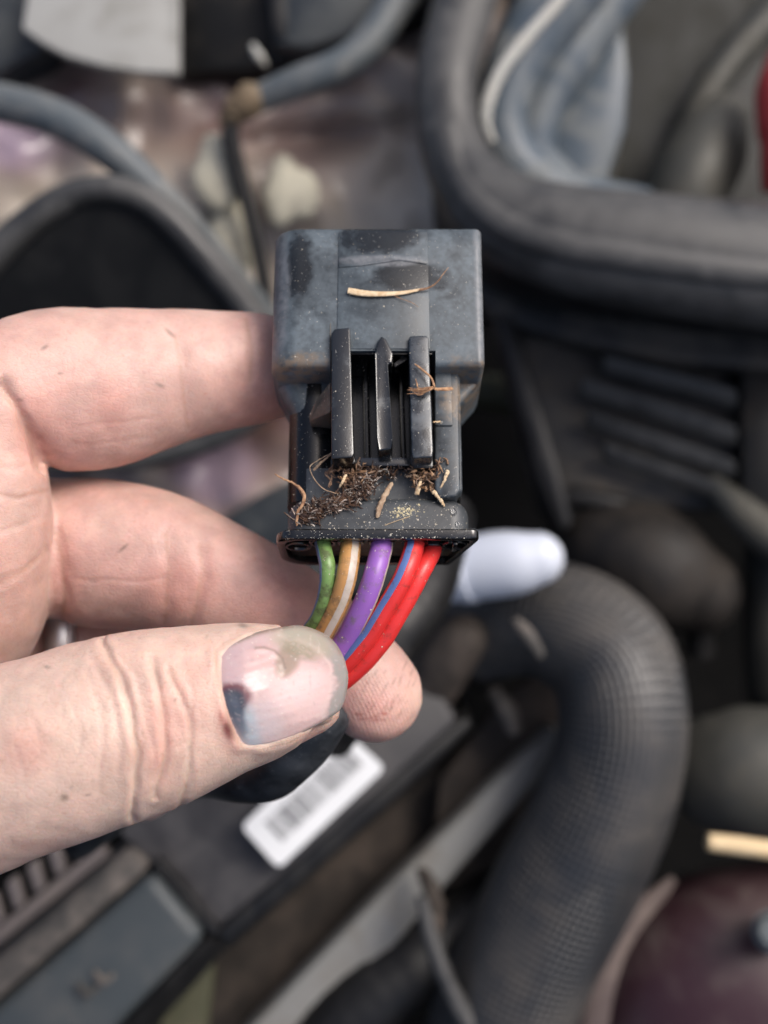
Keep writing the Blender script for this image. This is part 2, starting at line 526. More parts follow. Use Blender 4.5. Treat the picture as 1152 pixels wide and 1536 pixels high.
mk('backing', *pxplate([(880, -220), (1500, -220), (1500, 430), (900, 360), (925, 150)], [396, 396, 396, 380, 388], 12, 2), dusty('dark_green_grey', (0.010, 0.011, 0.0095), (0.035, 0.034, 0.028), 0.5, 0.5, 30, 0.1), t)
mk('strut', *pxtube([(1240, -60, 384, 26), (1130, 50, 382, 26), (1060, 140, 380, 24), (1020, 240, 380, 24), (1000, 330, 380, 24)], 16, 30), M_drum, t)
mk('strut', *pxtube([(925, -60, 376, 14), (926, 40, 376, 14), (925, 140, 376, 16), (905, 260, 376, 18), (880, 330, 376, 18)], 16, 30), M_drum, t)
tag(mk('alloy_fitting', *pxtube([(1085, 180, 372, 40), (1062, 225, 366, 60), (1035, 275, 362, 62), (1010, 330, 362, 56)], 28, 24, 'round'), M_drum), 'blurred dull alloy fitting behind the rubber lip', 'fitting')
t2 = thing('red_cap', 'red plastic cap cut off by the picture edge above the rubber lip', 'cap', P(1185, 190, 345))
mk('cap_top', *pxtube([(1190, 105, 346, 45), (1186, 140, 345, 52), (1186, 190, 345, 50)], 24, 12, 'round'), M_red, t2)
mk('cap_skirt', *pxtube([(1188, 205, 345, 46), (1188, 245, 345, 46), (1188, 285, 346, 44)], 24, 12), M_red, t2)

# air box with the slatted grille
M_housing = dusty('brownish_black_housing', (0.015, 0.0155, 0.0155), (0.085, 0.073, 0.060), 0.5, 0.42, 60, 0.4, spec=0.35)
t = thing('air_box', 'black air box wall with a grille of diagonal slats below the rubber lip', 'air box', P(980, 620, 345))
mk('wall', *pxplate([(735, 468), (820, 470), (960, 500), (1400, 540), (1400, 760), (1180, 790), (1110, 770), (960, 765), (905, 800), (860, 830), (815, 770), (790, 680), (760, 560)], 352, 14, 3), M_housing, t)
mk('frame_bar', *pxplate([(740, 470), (775, 478), (810, 600), (840, 700), (862, 790), (838, 800), (806, 720), (776, 600)], 344, 8, 2), M_plasb if False else M_rubd, t)
mk('frame_bar', *pxplate([(1112, 540), (1180, 560), (1180, 780), (1112, 750)], 343, 8, 2), M_plas, t)
for k, (a, b) in enumerate([((905, 545), (1108, 600)), ((872, 580), (1108, 655)), ((880, 628), (1106, 706)), ((905, 676), (1100, 745))]):
    hh = 15
    mk('slat', *pxplate([(a[0], a[1] - hh), (b[0], b[1] - hh), (b[0], b[1] + hh), (a[0], a[1] + hh)], [341, 341, 345, 345], 4, 1.4), M_rub, t)
mk('upper_wall', *pxplate([(690, 400), (800, 430), (960, 450), (1400, 470), (1400, 570), (1180, 560), (1010, 545), (880, 520), (740, 485)], [352, 348, 344, 342, 338, 338, 340, 342, 346], 10, 4), M_housing, t)
tag(mk('pale_grommet', *pxtube([(752, 492, 352, 13), (764, 512, 350, 17), (776, 535, 352, 14)], 16, 14, 'round'), M_drum), 'small pale grommet just past the connector shroud', 'grommet')
tag(mk('olive_pipe', *pxtube([(690, 590, 405, 22), (735, 588, 402, 28), (780, 600, 402, 30), (830, 640, 404, 30)], 18, 20), M_olive), 'blurred olive pipe deep behind the connector shroud', 'pipe')

# pump body below the air box
t = thing('pump_body', 'dark brown round pump housing under the slatted grille', 'pump', P(950, 840, 345))
mk('housing', *pxtube([(885, 800, 362, 66), (930, 830, 354, 86), (985, 860, 350, 92), (1040, 885, 352, 70)], 30, 24, 'round'), dusty('brown_cast', (0.008, 0.0066, 0.0058), (0.030, 0.024, 0.019), 0.5, 0.6, 60, 0.2), t)
mk('spout', *pxtube([(845, 745, 352, 17), (900, 752, 350, 17), (960, 772, 350, 18), (1020, 815, 352, 20), (1045, 880, 356, 22), (1050, 980, 362, 22)], 16, 40), M_rubd, t)
mk('nozzle', *pxtube([(1070, 730, 346, 18), (1105, 762, 343, 26), (1150, 800, 342, 32), (1220, 850, 342, 34)], 18, 24, 'round'), M_drum, t)
tag(mk('green_canister', *pxtube([(1180, 760, 362, 60), (1180, 850, 360, 62), (1178, 960, 358, 62), (1178, 1030, 358, 58)], 26, 24, 'round'), M_drum), 'dull green grey canister at the picture edge beside the dark pump', 'canister')

# white plug
t = thing('white_plug', 'glossy white plastic plug behind the connector flange', 'plug', P(750, 845, 292))
mk('body', *pxtube([(660, 858, 297, 47), (700, 854, 296, 48), (740, 848, 294, 50), (775, 844, 292, 48), (806, 838, 291, 40)], 28, 30, 'round'), M_white, t)
mk('collar', *pxtube([(690, 853, 297, 51), (700, 852, 296, 53), (712, 851, 295, 52)], 28, 8), M_white, t)
tag(mk('rubber_tube', *pxtube([(672, 770, 262, 40), (652, 835, 250, 44), (632, 890, 242, 46), (590, 950, 237, 47), (545, 1020, 238, 46), (490, 1100, 246, 44)], 28, 50, fn=lambda a, b: 1 + 0.02 * np.sin(np.arange(a) * 2.6)[:, None] * np.ones((1, b))), M_rubd),
    'short black ribbed rubber tube crossing behind the fingertip', 'tube')

# braided hose: a woven sleeve in real relief
hp = [(560, 1030, 345, 70), (620, 985, 338, 72), (700, 952, 328, 76), (780, 930, 318, 82), (850, 938, 310, 90), (912, 985, 304, 95), (934, 1060, 300, 95), (925, 1150, 300, 97), (890, 1245, 302, 100), (838, 1345, 306, 103), (785, 1450, 310, 104), (745, 1560, 314, 104), (715, 1680, 320, 104)]
def weave(a, b):
    i = np.arange(a)[:, None] / 5.0; j = np.arange(b)[None, :] / 5.0
    u = np.abs(np.sin(math.pi * i)); v = np.abs(np.sin(math.pi * j))
    over = ((np.floor(i) + np.floor(j)) % 2)
    h = np.sqrt(u * v)
    nn = 0.6 + 0.5 * np.sin(i * 0.13 + 1.3 * np.sin(j * 0.31)) * np.sin(j * 0.27 + 0.4 * np.sin(i * 0.4))
    return 1 + 0.037 * h * nn + 0.006 * over * h + 0.010 * np.sin(i * 0.21 + 2 * np.sin(j * 0.1))
t = thing('braided_hose', 'thick black woven sleeve hose bending down beside the diagonal bar', 'hose', P(900, 1100, 300))
mk('woven_sleeve', *pxtube(hp, 300, 560, fn=weave), dusty('woven_sleeve', (0.022, 0.0235, 0.026), (0.064, 0.057, 0.050), 0.55, 0.38, 40, 0.2, bump=0.1, spec=0.6, droug=0.6), t, angle=80)
cp = [(772, 932, 318.5, 90), (800, 931, 315.5, 92), (815, 933, 314, 91)]
mk('hose_clamp', *pxtube([(700, 952, 328, 80), (712, 949, 326.5, 81), (722, 946, 325, 80)], 40, 8), M_rubd, t)
mk('clamp_screw', *pxtube([(776, 935, 288.5, 9), (792, 955, 286, 12), (808, 980, 287, 9)], 14, 10, 'round'), M_rail, t)
tag(mk('pipe_stub', *pxtube([(640, 1040, 318, 40), (662, 1000, 312, 44), (690, 960, 308, 40)], 22, 18, 'round'), M_brown), 'dusty brown pipe stub between the fingertip and the woven hose', 'pipe')
tag(mk('mounting_clip', *pxtube([(744, 1040, 318, 12), (762, 1068, 316, 16), (770, 1092, 317, 12)], 14, 12, 'round'), M_rail), 'pale dusty clip in the crook of the woven hose', 'clip')

# fuse box, diagonal, with its lid and the printed label
t = thing('fuse_box', 'long black fuse box lying diagonally with a blue grey lid', 'fuse box', P(350, 1300, 300))
dD = 300
mk('case', *pxplate([(160, 1235), (318, 1402), (470, 1275), (690, 1082), (640, 1005), (560, 930), (420, 930)], [302, 299, 301, 306, 310, 314, 312], 60, 2.5), M_boxp, t)
mk('seam_lip', *pxplate([(228, 1296), (240, 1290), (330, 1396), (318, 1408)], 297, 6, 0.8), M_rubd, t)
mk('edge_trim', *pxplate([(318, 1400), (700, 1072), (716, 1090), (600, 1200), (342, 1430)], [300, 307, 309, 306, 302], 40, 2.5), M_rubd, t)
lid = mk('lid', *pxplate([(-130, 1640), (-30, 1530), (225, 1312), (306, 1408), (150, 1570), (60, 1680)], [300, 299, 294, 293, 298, 302], 26, 3.0, 3), M_lid, t)
mk('lid_skirt', *pxplate([(150, 1572), (306, 1410), (345, 1420), (190, 1590)], [300, 295, 303, 310], 30, 1.5), M_rubd, t)
rail = mk('rail', *pxplate([(-140, 1560), (-40, 1470), (190, 1275), (222, 1305), (-20, 1515), (-120, 1620)], [302, 300, 298, 295, 297, 300], 30, 2.0), M_rail, t)
# moulded letters on the lid
def letterL(px, py, s):
    a = R(-41)
    ca, sa = math.cos(a), math.sin(a)
    def q(u, v):
        return (px + s * (u * ca - v * sa), py + s * (u * sa + v * ca))
    return [q(0, 0), q(0.28, 0), q(0.28, 0.72), q(0.85, 0.72), q(0.85, 1), q(0, 1)]
for k, (a, b) in enumerate([(112, 1481), (137, 1461)]):
    mk('moulded_letter', *pxplate(letterL(a, b, 27), 295.2, 1.6, 0.25), M_rail, lid)
# comb behind the rail
t = thing('comb_strip', 'pinkish grey toothed strip behind the fuse box rail', 'comb strip', P(90, 1320, 306))
mk('spine', *pxplate([(-60, 1440), (-40, 1420), (150, 1268), (165, 1282), (-40, 1450)], 306, 5, 0.8), M_comb, t)
for k in range(6):
    x = -10 + k * 31; y = 1392 - k * 25
    mk('tooth', *pxplate([(x, y), (x + 14, y - 11), (x + 2, y - 52), (x - 13, y - 42)], 305, 4, 0.6), M_comb, t)

# printed label on the case
def label_material():
    s = NT('label_paper')
    s.l(s.mix(s.noise(80, 3), (0.66, 0.67, 0.67), (0.74, 0.75, 0.75)), s.b.inputs['Base Color'])
    s.set(Roughness=0.45)
    return s.m
M_label = label_material()
M_ink = dusty('faded_ink', (0.10, 0.10, 0.105), (0.16, 0.16, 0.16), 0.5, 0.6, 200, 0.0, bump=0)
t = thing('barcode_label', 'white label with a faded barcode stuck along the fuse box', 'label', P(475, 1205, 296))
lq = [P(362, 1240, 296.5), P(418, 1303, 294.5), P(578, 1152, 297.5), P(512, 1092, 299.5)]
def lab(u, v):                                           # u along, v across from the upper edge
    a = lq[0] * (1 - u) + lq[3] * u; b = lq[1] * (1 - u) + lq[2] * u
    return a * (1 - v) + b * v
ln = np.cross(lq[1] - lq[0], lq[3] - lq[0]); ln /= np.linalg.norm(ln)
if ln @ AB < 0: ln = -ln
def labpoly(pts, lift, th):
    tp = np.array([lab(u, v) for u, v in pts]) + ln * lift
    return prism(tp - ln * th, tp, 0)
rc = []
for cu, cv, a0 in ((0.05, 0.12, 180), (0.95, 0.12, 270), (0.95, 0.88, 0), (0.05, 0.88, 90)):
    for j in range(6):
        a = R(a0 + 18 * j); rc.append((cu + 0.05 * math.cos(a), cv + 0.12 * math.sin(a)))
mk('paper', *labpoly(rc, 0, 0.4), M_label, t)
u = 0.14; widths = []
while u < 0.92:
    wd = random.choice([0.006, 0.010, 0.010, 0.018]); gap = random.choice([0.007, 0.010, 0.016])
    mk('barcode_bar', *labpoly([(u, 0.24), (u + wd, 0.24), (u + wd, 0.70), (u, 0.70)], 0.06, 0.04), M_ink, t)
    u += wd + gap

# diagonal bar, brown plate, olive bracket
tag(mk('cross_bar', *pxplate([(280, 1650), (380, 1535), (560, 1350), (690, 1222), (830, 1085), (860, 1120), (760, 1230), (640, 1365), (505, 1530), (400, 1660)], [318, 316, 315, 316, 320, 322, 318, 315, 316, 318], 12, 3.0), M_bar),
    'plain grey metal bar running diagonally under the woven hose', 'bar')
tag(mk('brown_shield', *pxplate([(660, 1170), (760, 1040), (835, 990), (880, 1060), (850, 1180), (720, 1330), (640, 1330)], 330, 4, 1.0), M_brown),
    'rusty brown shield plate inside the bend of the woven hose', 'plate')
tag(mk('brown_tray', *pxplate([(330, 1420), (480, 1300), (700, 1110), (760, 1120), (600, 1300), (340, 1600), (250, 1660), (210, 1560)], [346, 344, 344, 344, 342, 338, 338, 342], 6, 1.0), M_brown),
    'dusty dark brown tray between the fuse box and the grey bar', 'tray')
tag(mk('olive_bracket', *pxplate([(215, 1600), (245, 1520), (322, 1412), (318, 1480), (300, 1620)], 318, 6, 1.0), M_olive),
    'yellowish olive bracket below the fuse box lid corner', 'bracket')
# thin pipe, corrugated hose and rusty clip at the bottom
tag(mk('thin_pipe', *pxtube([(632, 1345, 300, 9), (645, 1400, 300, 13), (665, 1460, 299, 14), (700, 1530, 299, 16), (760, 1620, 300, 18)], 16, 40), M_rub), 'thin grey pipe bending along the woven hose near the bottom', 'pipe')
def corr(a, b):
    return 1 + 0.004 * np.sin(np.arange(a) * 1.05)[:, None] * np.ones((1, b))
tag(mk('smooth_hose', *pxtube([(420, 1650, 322, 62), (520, 1530, 320, 62), (610, 1452, 322, 60), (700, 1390, 328, 56), (780, 1320, 336, 54)], 28, 110, fn=corr), M_rubd), 'smooth black hose emerging under the grey bar', 'hose')
tag(mk('rusty_clip', *pxtube([(632, 1308, 308, 8), (645, 1330, 306, 13), (655, 1368, 304, 10), (652, 1400, 303, 8)], 12, 16, 'round', fn=lambda a, b: 1 + 0.15 * rng.standard_normal((a, b))), M_brown), 'rusty brown clip on the lower edge of the grey bar', 'clip')

# lower right: alloy drum, straw, maroon dome
tag(mk('alloy_drum', *pxtube([(1085, 1158, 318, 88), (1110, 1158, 316, 97), (1160, 1160, 315, 99), (1280, 1164, 315, 100), (1420, 1168, 316, 100)], 40, 30, 'round'), M_drum), 'dull grey alloy drum above the loose straw', 'drum')
tag(mk('straw_stick', *pxtube([(1062, 1263, 288, 13), (1090, 1266, 288, 14), (1150, 1274, 288, 14), (1240, 1288, 290, 13)], 12, 20, fn=lambda a, b: 1 + 0.06 * rng.standard_normal((1, b)) * np.ones((a, 1))), M_straw), 'thick pale straw stalk lying across the maroon panel', 'straw')
t = thing('maroon_cover', 'dark maroon painted rounded cover with a grey bolt', 'cover', P(1120, 1480, 310))
V, F = [], []
n, m = 64, 26
for a in range(m):
    tt = (a + 0.15) / (m - 1) * math.pi / 2 * 0.98
    for b in range(n):
        th = b / n * 2 * math.pi
        rx, ry = 288, 262
        px = 1150 + rx * math.sin(tt) * math.copysign(abs(math.cos(th)) ** 0.9, math.cos(th))
        py = 1555 + ry * math.sin(tt) * math.copysign(abs(math.sin(th)) ** 0.9, math.sin(th))
        V.append(P(px, py, 350 - 52 * math.cos(tt) ** 0.55))
for a in range(m - 1):
    for b in range(n):
        F.append((a * n + b, a * n + (b + 1) % n, (a + 1) * n + (b + 1) % n, (a + 1) * n + b))
F.append(tuple(range(n))); F.append(tuple(range((m - 1) * n, m * n)))
mk('dome', V, F, M_maroon, t)
mk('flange_lip', *pxtube([(1010, 1318, 322, 6), (965, 1370, 318, 22), (930, 1430, 316, 30), (905, 1500, 315, 33), (888, 1600, 316, 34)], 18, 40, flat=0.6), dusty('pinkish_dust', (0.10, 0.075, 0.07), (0.17, 0.135, 0.12), 0.55, 0.7, 50, 0.1), t)
bo = mk('bolt', *pxtube([(1162, 1398, 296, 26), (1162, 1398, 290, 26), (1162, 1398, 287, 22)], 24, None, ref=False), M_bolt, t)
mk('washer', *pxtube([(1162, 1398, 300, 32), (1162, 1398, 295, 32)], 28, None, ref=False), M_bolt, t)
# side filler bodies so that no gap shows bare floor next to the wing
tag(mk('loom_cover', *pxplate([(300, 800), (380, 745), (470, 700), (640, 760), (600, 900), (420, 880)], 372, 10, 2), M_plasb), 'blue grey cover plate seen between the index and middle fingers', 'cover')
# ------------------------------------------------------------------ the connector (its own frame: x across, y towards the mating end, z out of the top face)
TILT = R(18)
CO = P(567, 828.5, 152.0)
LX = AX
LY = math.cos(TILT) * AU + math.sin(TILT) * AF
LZ = math.sin(TILT) * AU + math.cos(TILT) * AB
LM = np.stack([LX, LY, LZ], 1)                            # local -> world
def L(px, py, z):
    """local (x, y) of the place at height z that photo pixel (px, py) shows"""
    d = AF + AX * (px - 576) / FPX + AU * (768 - py) / FPX
    t = ((CO - CAM) @ LZ + z) / (d @ LZ)
    q = CAM + d * t - CO
    return np.array([q @ LX, q @ LY, z])
def LWd(v):
    return CO + np.asarray(v) @ LM.T
def to_local(Wp):
    return (np.asarray(Wp) - CO) @ LM

conn = thing('wire_connector', 'black plastic multi pin connector with five coloured wires held in the fingers', 'connector', CO)
conn.rotation_mode = 'QUATERNION'
conn.rotation_quaternion = Matrix(LM.tolist()).to_quaternion()
def cpart(name, vf, mat, angle=38, parent=conn):
    o = mk(name, vf[0], vf[1], mat, parent, world=False, angle=angle)
    return o

def film(name, base, filmc, amt, rough, patches=(), brown=(), pale=(), speck=0.5, tex=160, spec=0.5):
    s = NT(name)
    n1 = s.noise(tex, 6, 0.65, dist=0.5)
    f = s.ramp(n1, 0.62 - amt * 0.45, 0.95 - amt * 0.45)
    f = s.math('MULTIPLY', f, s.ramp(s.noise(1500, 4, 0.6), 0.2, 0.7, 0.6, 1.0))
    f = s.math('MULTIPLY', f, s.ramp(s.noise(95, 5, 0.6, dist=0.8), 0.30, 0.66, 0.42, 1.15))
    for c, rad in patches:
        f = s.math('MULTIPLY', f, s.math('SUBTRACT', 1.0, s.math('MULTIPLY', s.blob(c, rad), 0.9)))
    c = s.mix(f, base, filmc)
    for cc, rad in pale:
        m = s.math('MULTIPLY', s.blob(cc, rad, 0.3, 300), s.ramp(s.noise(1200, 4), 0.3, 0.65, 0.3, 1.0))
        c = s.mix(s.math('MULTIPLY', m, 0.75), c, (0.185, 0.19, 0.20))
    for cc, rad in brown:
        m = s.math('MULTIPLY', s.blob(cc, rad, 0.4, 500), s.ramp(s.noise(900, 4), 0.35, 0.6))
        c = s.mix(s.math('MULTIPLY', m, 0.8), c, (0.17, 0.125, 0.085))
    sp = s.math('MULTIPLY', s.ramp(s.noise(3300, 2, 0.5), 0.68, 0.74, 0.0, speck), s.ramp(s.noise(420, 3), 0.42, 0.62))
    c = s.mix(sp, c, (0.50, 0.48, 0.44))
    s.l(c, s.b.inputs['Base Color'])
    s.l(s.ramp(f, 0, 1, rough, 0.5), s.b.inputs['Roughness'])
    s.set(Specular_IOR_Level=spec)
    s.bump(s.math('ADD', s.noise(5000, 3, 0.6), s.math('MULTIPLY', sp, 2.0)), 0.18, 0.06)
    return s.m

# shroud
ZS = 8.5
xl, xr = L(404, 520, ZS)[0], L(727, 520, ZS)[0]
xr_top = L(723, 345, ZS)[0]
y0s, y1s = L(650, 545, ZS)[1], L(570, 342, ZS)[1]
pt1 = L(567, 357, ZS); pt2 = L(612, 415, ZS); pt3 = L(450, 400, ZS)  # pt3: soft dark reflection boundary, put into the film colour
bl = L(440, 548, 7.5); br = L(700, 560, 5.0)
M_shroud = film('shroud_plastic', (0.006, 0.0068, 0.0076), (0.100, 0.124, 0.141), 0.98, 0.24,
                [((pt1[0], pt1[1], ZS), (5.2, 2.2, 4)), ((pt2[0], pt2[1], ZS), (4.8, 2.0, 4)), ((pt3[0], pt3[1], 7.5), (1.6, 5.0, 4))],
                [((bl[0], bl[1], 7), (5, 1.4, 4)), ((br[0], br[1] - 1.0, 3), (4, 2.6, 6))],
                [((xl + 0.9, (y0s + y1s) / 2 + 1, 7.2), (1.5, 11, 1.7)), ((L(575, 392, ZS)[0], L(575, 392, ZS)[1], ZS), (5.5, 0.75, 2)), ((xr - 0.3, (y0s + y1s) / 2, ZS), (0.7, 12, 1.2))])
M_body = film('body_plastic', (0.002, 0.0021, 0.0022), (0.008, 0.009, 0.010), 0.25, 0.22, speck=0.6)
M_rib = film('rib_plastic', (0.004, 0.0045, 0.005), (0.030, 0.036, 0.042), 0.34, 0.13, speck=0.55, tex=260, spec=0.9)
M_ribo = film('outer_rib_plastic', (0.006, 0.007, 0.008), (0.055, 0.065, 0.076), 0.66, 0.16, speck=0.6, tex=300, spec=0.9)
M_side = film('side_plastic', (0.011, 0.013, 0.015), (0.072, 0.088, 0.102), 0.8, 0.35, brown=[((10.3, 18.0, 6), (2.5, 2.5, 4))])
M_collar = film('collar_plastic', (0.016, 0.018, 0.02), (0.062, 0.070, 0.078), 0.80, 0.4, speck=0.6)
M_flange = film('flange_plastic', (0.006, 0.006, 0.006), (0.03, 0.032, 0.034), 0.35, 0.12, speck=1.0, tex=320, spec=0.8)
M_cav = film('cavity_plastic', (0.005, 0.005, 0.005), (0.10, 0.09, 0.05), 0.45, 0.5, speck=1.0, tex=400)
M_gus = film('gusset_dusty', (0.02, 0.018, 0.016), (0.105, 0.083, 0.064), 0.85, 0.5)

def ring(prof, y):
    return [(x, y, z) for x, z in prof]
def sprof(d, shift=0.0, zt=ZS):
    rr = lambda a: max(a - d, 0.12)
    return rrect(xl + d + shift, xr - d - shift, -8.0 + d, zt - d, (rr(3.6), rr(0.9), rr(2.5), rr(3.6)), 7)
ybot = y0s
rings = []
yb2 = y0s - 4.4                                          # funnel end
bx0, bx1 = L(430, 640, 4.5)[0], L(690, 640, 5)[0]
fun = rrect(bx0 + 0.3, bx1 - 0.3, -6.2, 3.4, (2.4, 1.4, 1.6, 2.4), 7)
low = rrect(xl + 0.5, xr - 0.4, -7.7, 3.5, (2.6, 0.9, 2.4, 3.2), 7)
rings += [ring(fun, yb2), ring(low, y0s - 0.55)]
rings += [ring(sprof(0.55), y0s - 0.35), ring(sprof(0.18), y0s - 0.08), ring(sprof(0), y0s + 0.35)]
ys = np.linspace(y0s + 0.35, y1s - 0.35, 8)[1:]
for q in ys:
    rings.append(ring(sprof(0, 0.0), q))
rings += [ring(sprof(0.2), y1s - 0.06), ring(sprof(0.6), y1s), ring(sprof(1.5), y1s), ring(sprof(1.7), y1s - 0.4), ring(sprof(1.9), y1s - 9)]
def cut(vf, cutter):
    obs = []
    for v_, f_ in (vf, cutter):
        me_ = bpy.data.meshes.new('tmp'); me_.from_pydata(np.asarray(v_).tolist(), [], [tuple(q) for q in f_])
        bm = bmesh.new(); bm.from_mesh(me_); bmesh.ops.recalc_face_normals(bm, faces=bm.faces); bm.to_mesh(me_); bm.free()
        o_ = bpy.data.objects.new('tmp', me_); COL.objects.link(o_); obs.append(o_)
    md_ = obs[0].modifiers.new('b', 'BOOLEAN'); md_.operation = 'DIFFERENCE'; md_.object = obs[1]; md_.solver = 'EXACT'
    dg_ = bpy.context.evaluated_depsgraph_get()
    m_ = bpy.data.meshes.new_from_object(obs[0].evaluated_get(dg_))
    r_ = np.array([v.co[:] for v in m_.vertices]), [tuple(p.vertices) for p in m_.polygons]
    for o_ in obs: bpy.data.objects.remove(o_)
    return r_
xa, xb = L(496, 600, 3)[0], L(652, 600, 3)[0]
ytop = L(567, 526, ZS)[1]
cutbox = box(((xa + xb) / 2 + .05, (yb2 - 3 + ytop) / 2, 4.8), ((xb - xa) / 2 - 0.1, (ytop - yb2 + 3) / 2, 7.4), 0)
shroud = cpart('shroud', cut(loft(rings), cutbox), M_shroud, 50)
# raised middle panel with stepped edges
cpp = [L(505, 524, ZS)[:2], L(645, 524, ZS)[:2], L(641, 349, ZS)[:2], L(508, 349, ZS)[:2]]
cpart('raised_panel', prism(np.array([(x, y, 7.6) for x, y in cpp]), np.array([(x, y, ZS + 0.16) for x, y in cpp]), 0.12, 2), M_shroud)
ww = [L(508, 388, ZS + .16)[:2], L(545, 382, ZS + .16)[:2], L(600, 382, ZS + .16)[:2], L(640, 390, ZS + .16)[:2], L(640, 397, ZS + .16)[:2], L(600, 391, ZS + .16)[:2], L(545, 399, ZS + .16)[:2], L(508, 402, ZS + .16)[:2]]
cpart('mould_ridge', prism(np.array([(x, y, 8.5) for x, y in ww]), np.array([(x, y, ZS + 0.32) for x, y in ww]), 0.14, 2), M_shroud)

# body with its channel
yn = L(560, 748, 4)[1]
prof = rrect(bx0, bx1, -6.4, 4.6, (3.2, 1.2, 1.6, 2.6), 7)
body = [(bx0 + 3.2 - 3.2 * math.cos(R(a)), 3.6 - 3.2 + 3.2 * math.sin(R(a))) for a in np.linspace(0, 90, 8)]
body += [(xa - 1.2, 3.5), (xa + 0.1, 3.0), (xa + 0.3, 1.2), (xb - 0.3, 1.2), (xb - 0.1, 4.4), (bx1 - 1.0, 4.4), (bx1, 3.4), (bx1, -5), (bx1 - 1.4, -6.4), (bx0 + 2.4, -6.4), (bx0, -4)]
cpart('body', loft([ring(body, yn), ring(body, (yn + y0s) / 2), ring(body, ytop - 0.3)]), M_body, 30)
# slot back wall where the channel runs under the shroud, cross wall at its mouth
def bx(name, x0, x1, ya, yb, za, zb, off, mat, parent=conn):
    v, f = box(((x0 + x1) / 2, (ya + yb) / 2, (za + zb) / 2), (abs(x1 - x0) / 2, abs(yb - ya) / 2, abs(zb - za) / 2), off, 2)
    return cpart(name, (v, f), mat, parent=parent)
cw = L(560, 690, 4.6)[1]
bx('cross_wall', xa + 0.2, xb - 0.2, cw - 1.1, cw + 0.1, -2.1, 5.4, 0.3, M_rib)
# ribs
def rib(pts, zt, mat=M_rib, zb=-2.1, off=0.36, drop=0.0):
    top = np.array([(*L(a, b, zt)[:2], zt) for a, b in pts])
    if drop:
        top[:, 2] -= drop * (top[:, 1] < top[:, 1].min() + 1.2)
    bot = top.copy(); bot[:, 2] = zb
    return cpart('rib', prism(bot, top, off, 3), mat, 30)
ZR = 9.5
rib([(497, 500), (502, 493), (523, 491), (525, 494), (531, 680), (528, 686), (497, 688)], ZR)
rib([(562, 530), (566, 512), (572, 503), (579, 508), (590, 530), (588, 545), (582, 545), (589, 660), (588, 672), (568, 675), (566, 655)], ZR - 0.2, drop=0.5)
rib([(613, 506), (617, 503), (640, 503), (643, 507), (650, 676), (648, 686), (619, 687), (617, 676)], ZR - 0.1, M_ribo)
bx('rib_foot', L(506, 690, 8)[0], L(533, 690, 8)[0], L(510, 698, 7)[1], L(510, 684, 7)[1], 0.4, 7.4, 0.4, M_body)
bx('rib_foot', L(619, 690, 8)[0], L(651, 690, 8)[0], L(630, 702, 7)[1], L(630, 684, 7)[1], 0.4, 6.8, 0.4, M_body)
cw2 = L(600, 532, 8.0)
bx('slot_wall', L(500, 528, 8)[0], L(648, 528, 8)[0], ytop - 0.25, ytop - 0.02, -2.1, 8.0, 0.02, M_body)
for pts in ([(543, 532), (552, 531), (556, 688), (546, 690)], [(597, 532), (604, 532), (610, 688), (602, 690)]):
    tp = np.array([(*L(a, b, 4.4)[:2], 4.4) for a, b in pts]); bt = tp.copy(); bt[:, 2] = 1.0
    cpart('groove_ridge', prism(bt, tp, 0.25, 2), M_body, 30)
# small slanted web in the second slot
ws = [(*L(590, 545, 7)[:2], 7.0), (*L(606, 532, 7)[:2], 7.0), (*L(612, 532, 7)[:2], 7.0), (*L(612, 540, 7)[:2], 7.0), (*L(592, 552, 7)[:2], 7.0)]
wb = [(x, y, 1.0) for x, y, z in ws]
cpart('web', prism(np.array(wb), np.array(ws), 0.1, 1), M_body)
# gussets on the plain side
for pts in ([(472, 545), (480, 530), (498, 500), (498, 556), (488, 550)], [(463, 622), (478, 608), (498, 588), (498, 633), (466, 633)]):
    tp = np.array([(*L(a, b, 5.2)[:2], 5.2) for a, b in pts])
    tp[:, 2] += np.clip((tp[:, 0] - tp[:, 0].min()) * 1.7, 0, 3.5)
    bt = tp.copy(); bt[:, 2] = 2.0
    cpart('gusset', prism(bt, tp, 0.15, 1), M_gus)
# side plate, two steps and a fine edge strip
ps = [(652, 548), (688, 552), (691, 735), (684, 745), (660, 748), (652, 735)]
tp = np.array([(*L(a, b, 6.2)[:2], 6.2) for a, b in ps]); bt = tp.copy(); bt[:, 2] = 2.0
cpart('side_plate', prism(bt, tp, 0.35, 3), M_side)
ps = [(653, 550), (676, 552), (679, 638), (653, 638)]
tp = np.array([(*L(a, b, 6.5)[:2], 6.5) for a, b in ps]); bt = tp.copy(); bt[:, 2] = 6.0
cpart('side_step', prism(bt, tp, 0.12, 2), M_side)
ps = [(681, 556), (690, 558), (694, 735), (686, 742)]
tp = np.array([(*L(a, b, 5.6)[:2], 5.6) for a, b in ps]); bt = tp.copy(); bt[:, 2] = 0.0
cpart('edge_strip', prism(bt, tp, 0.3, 3), M_side)
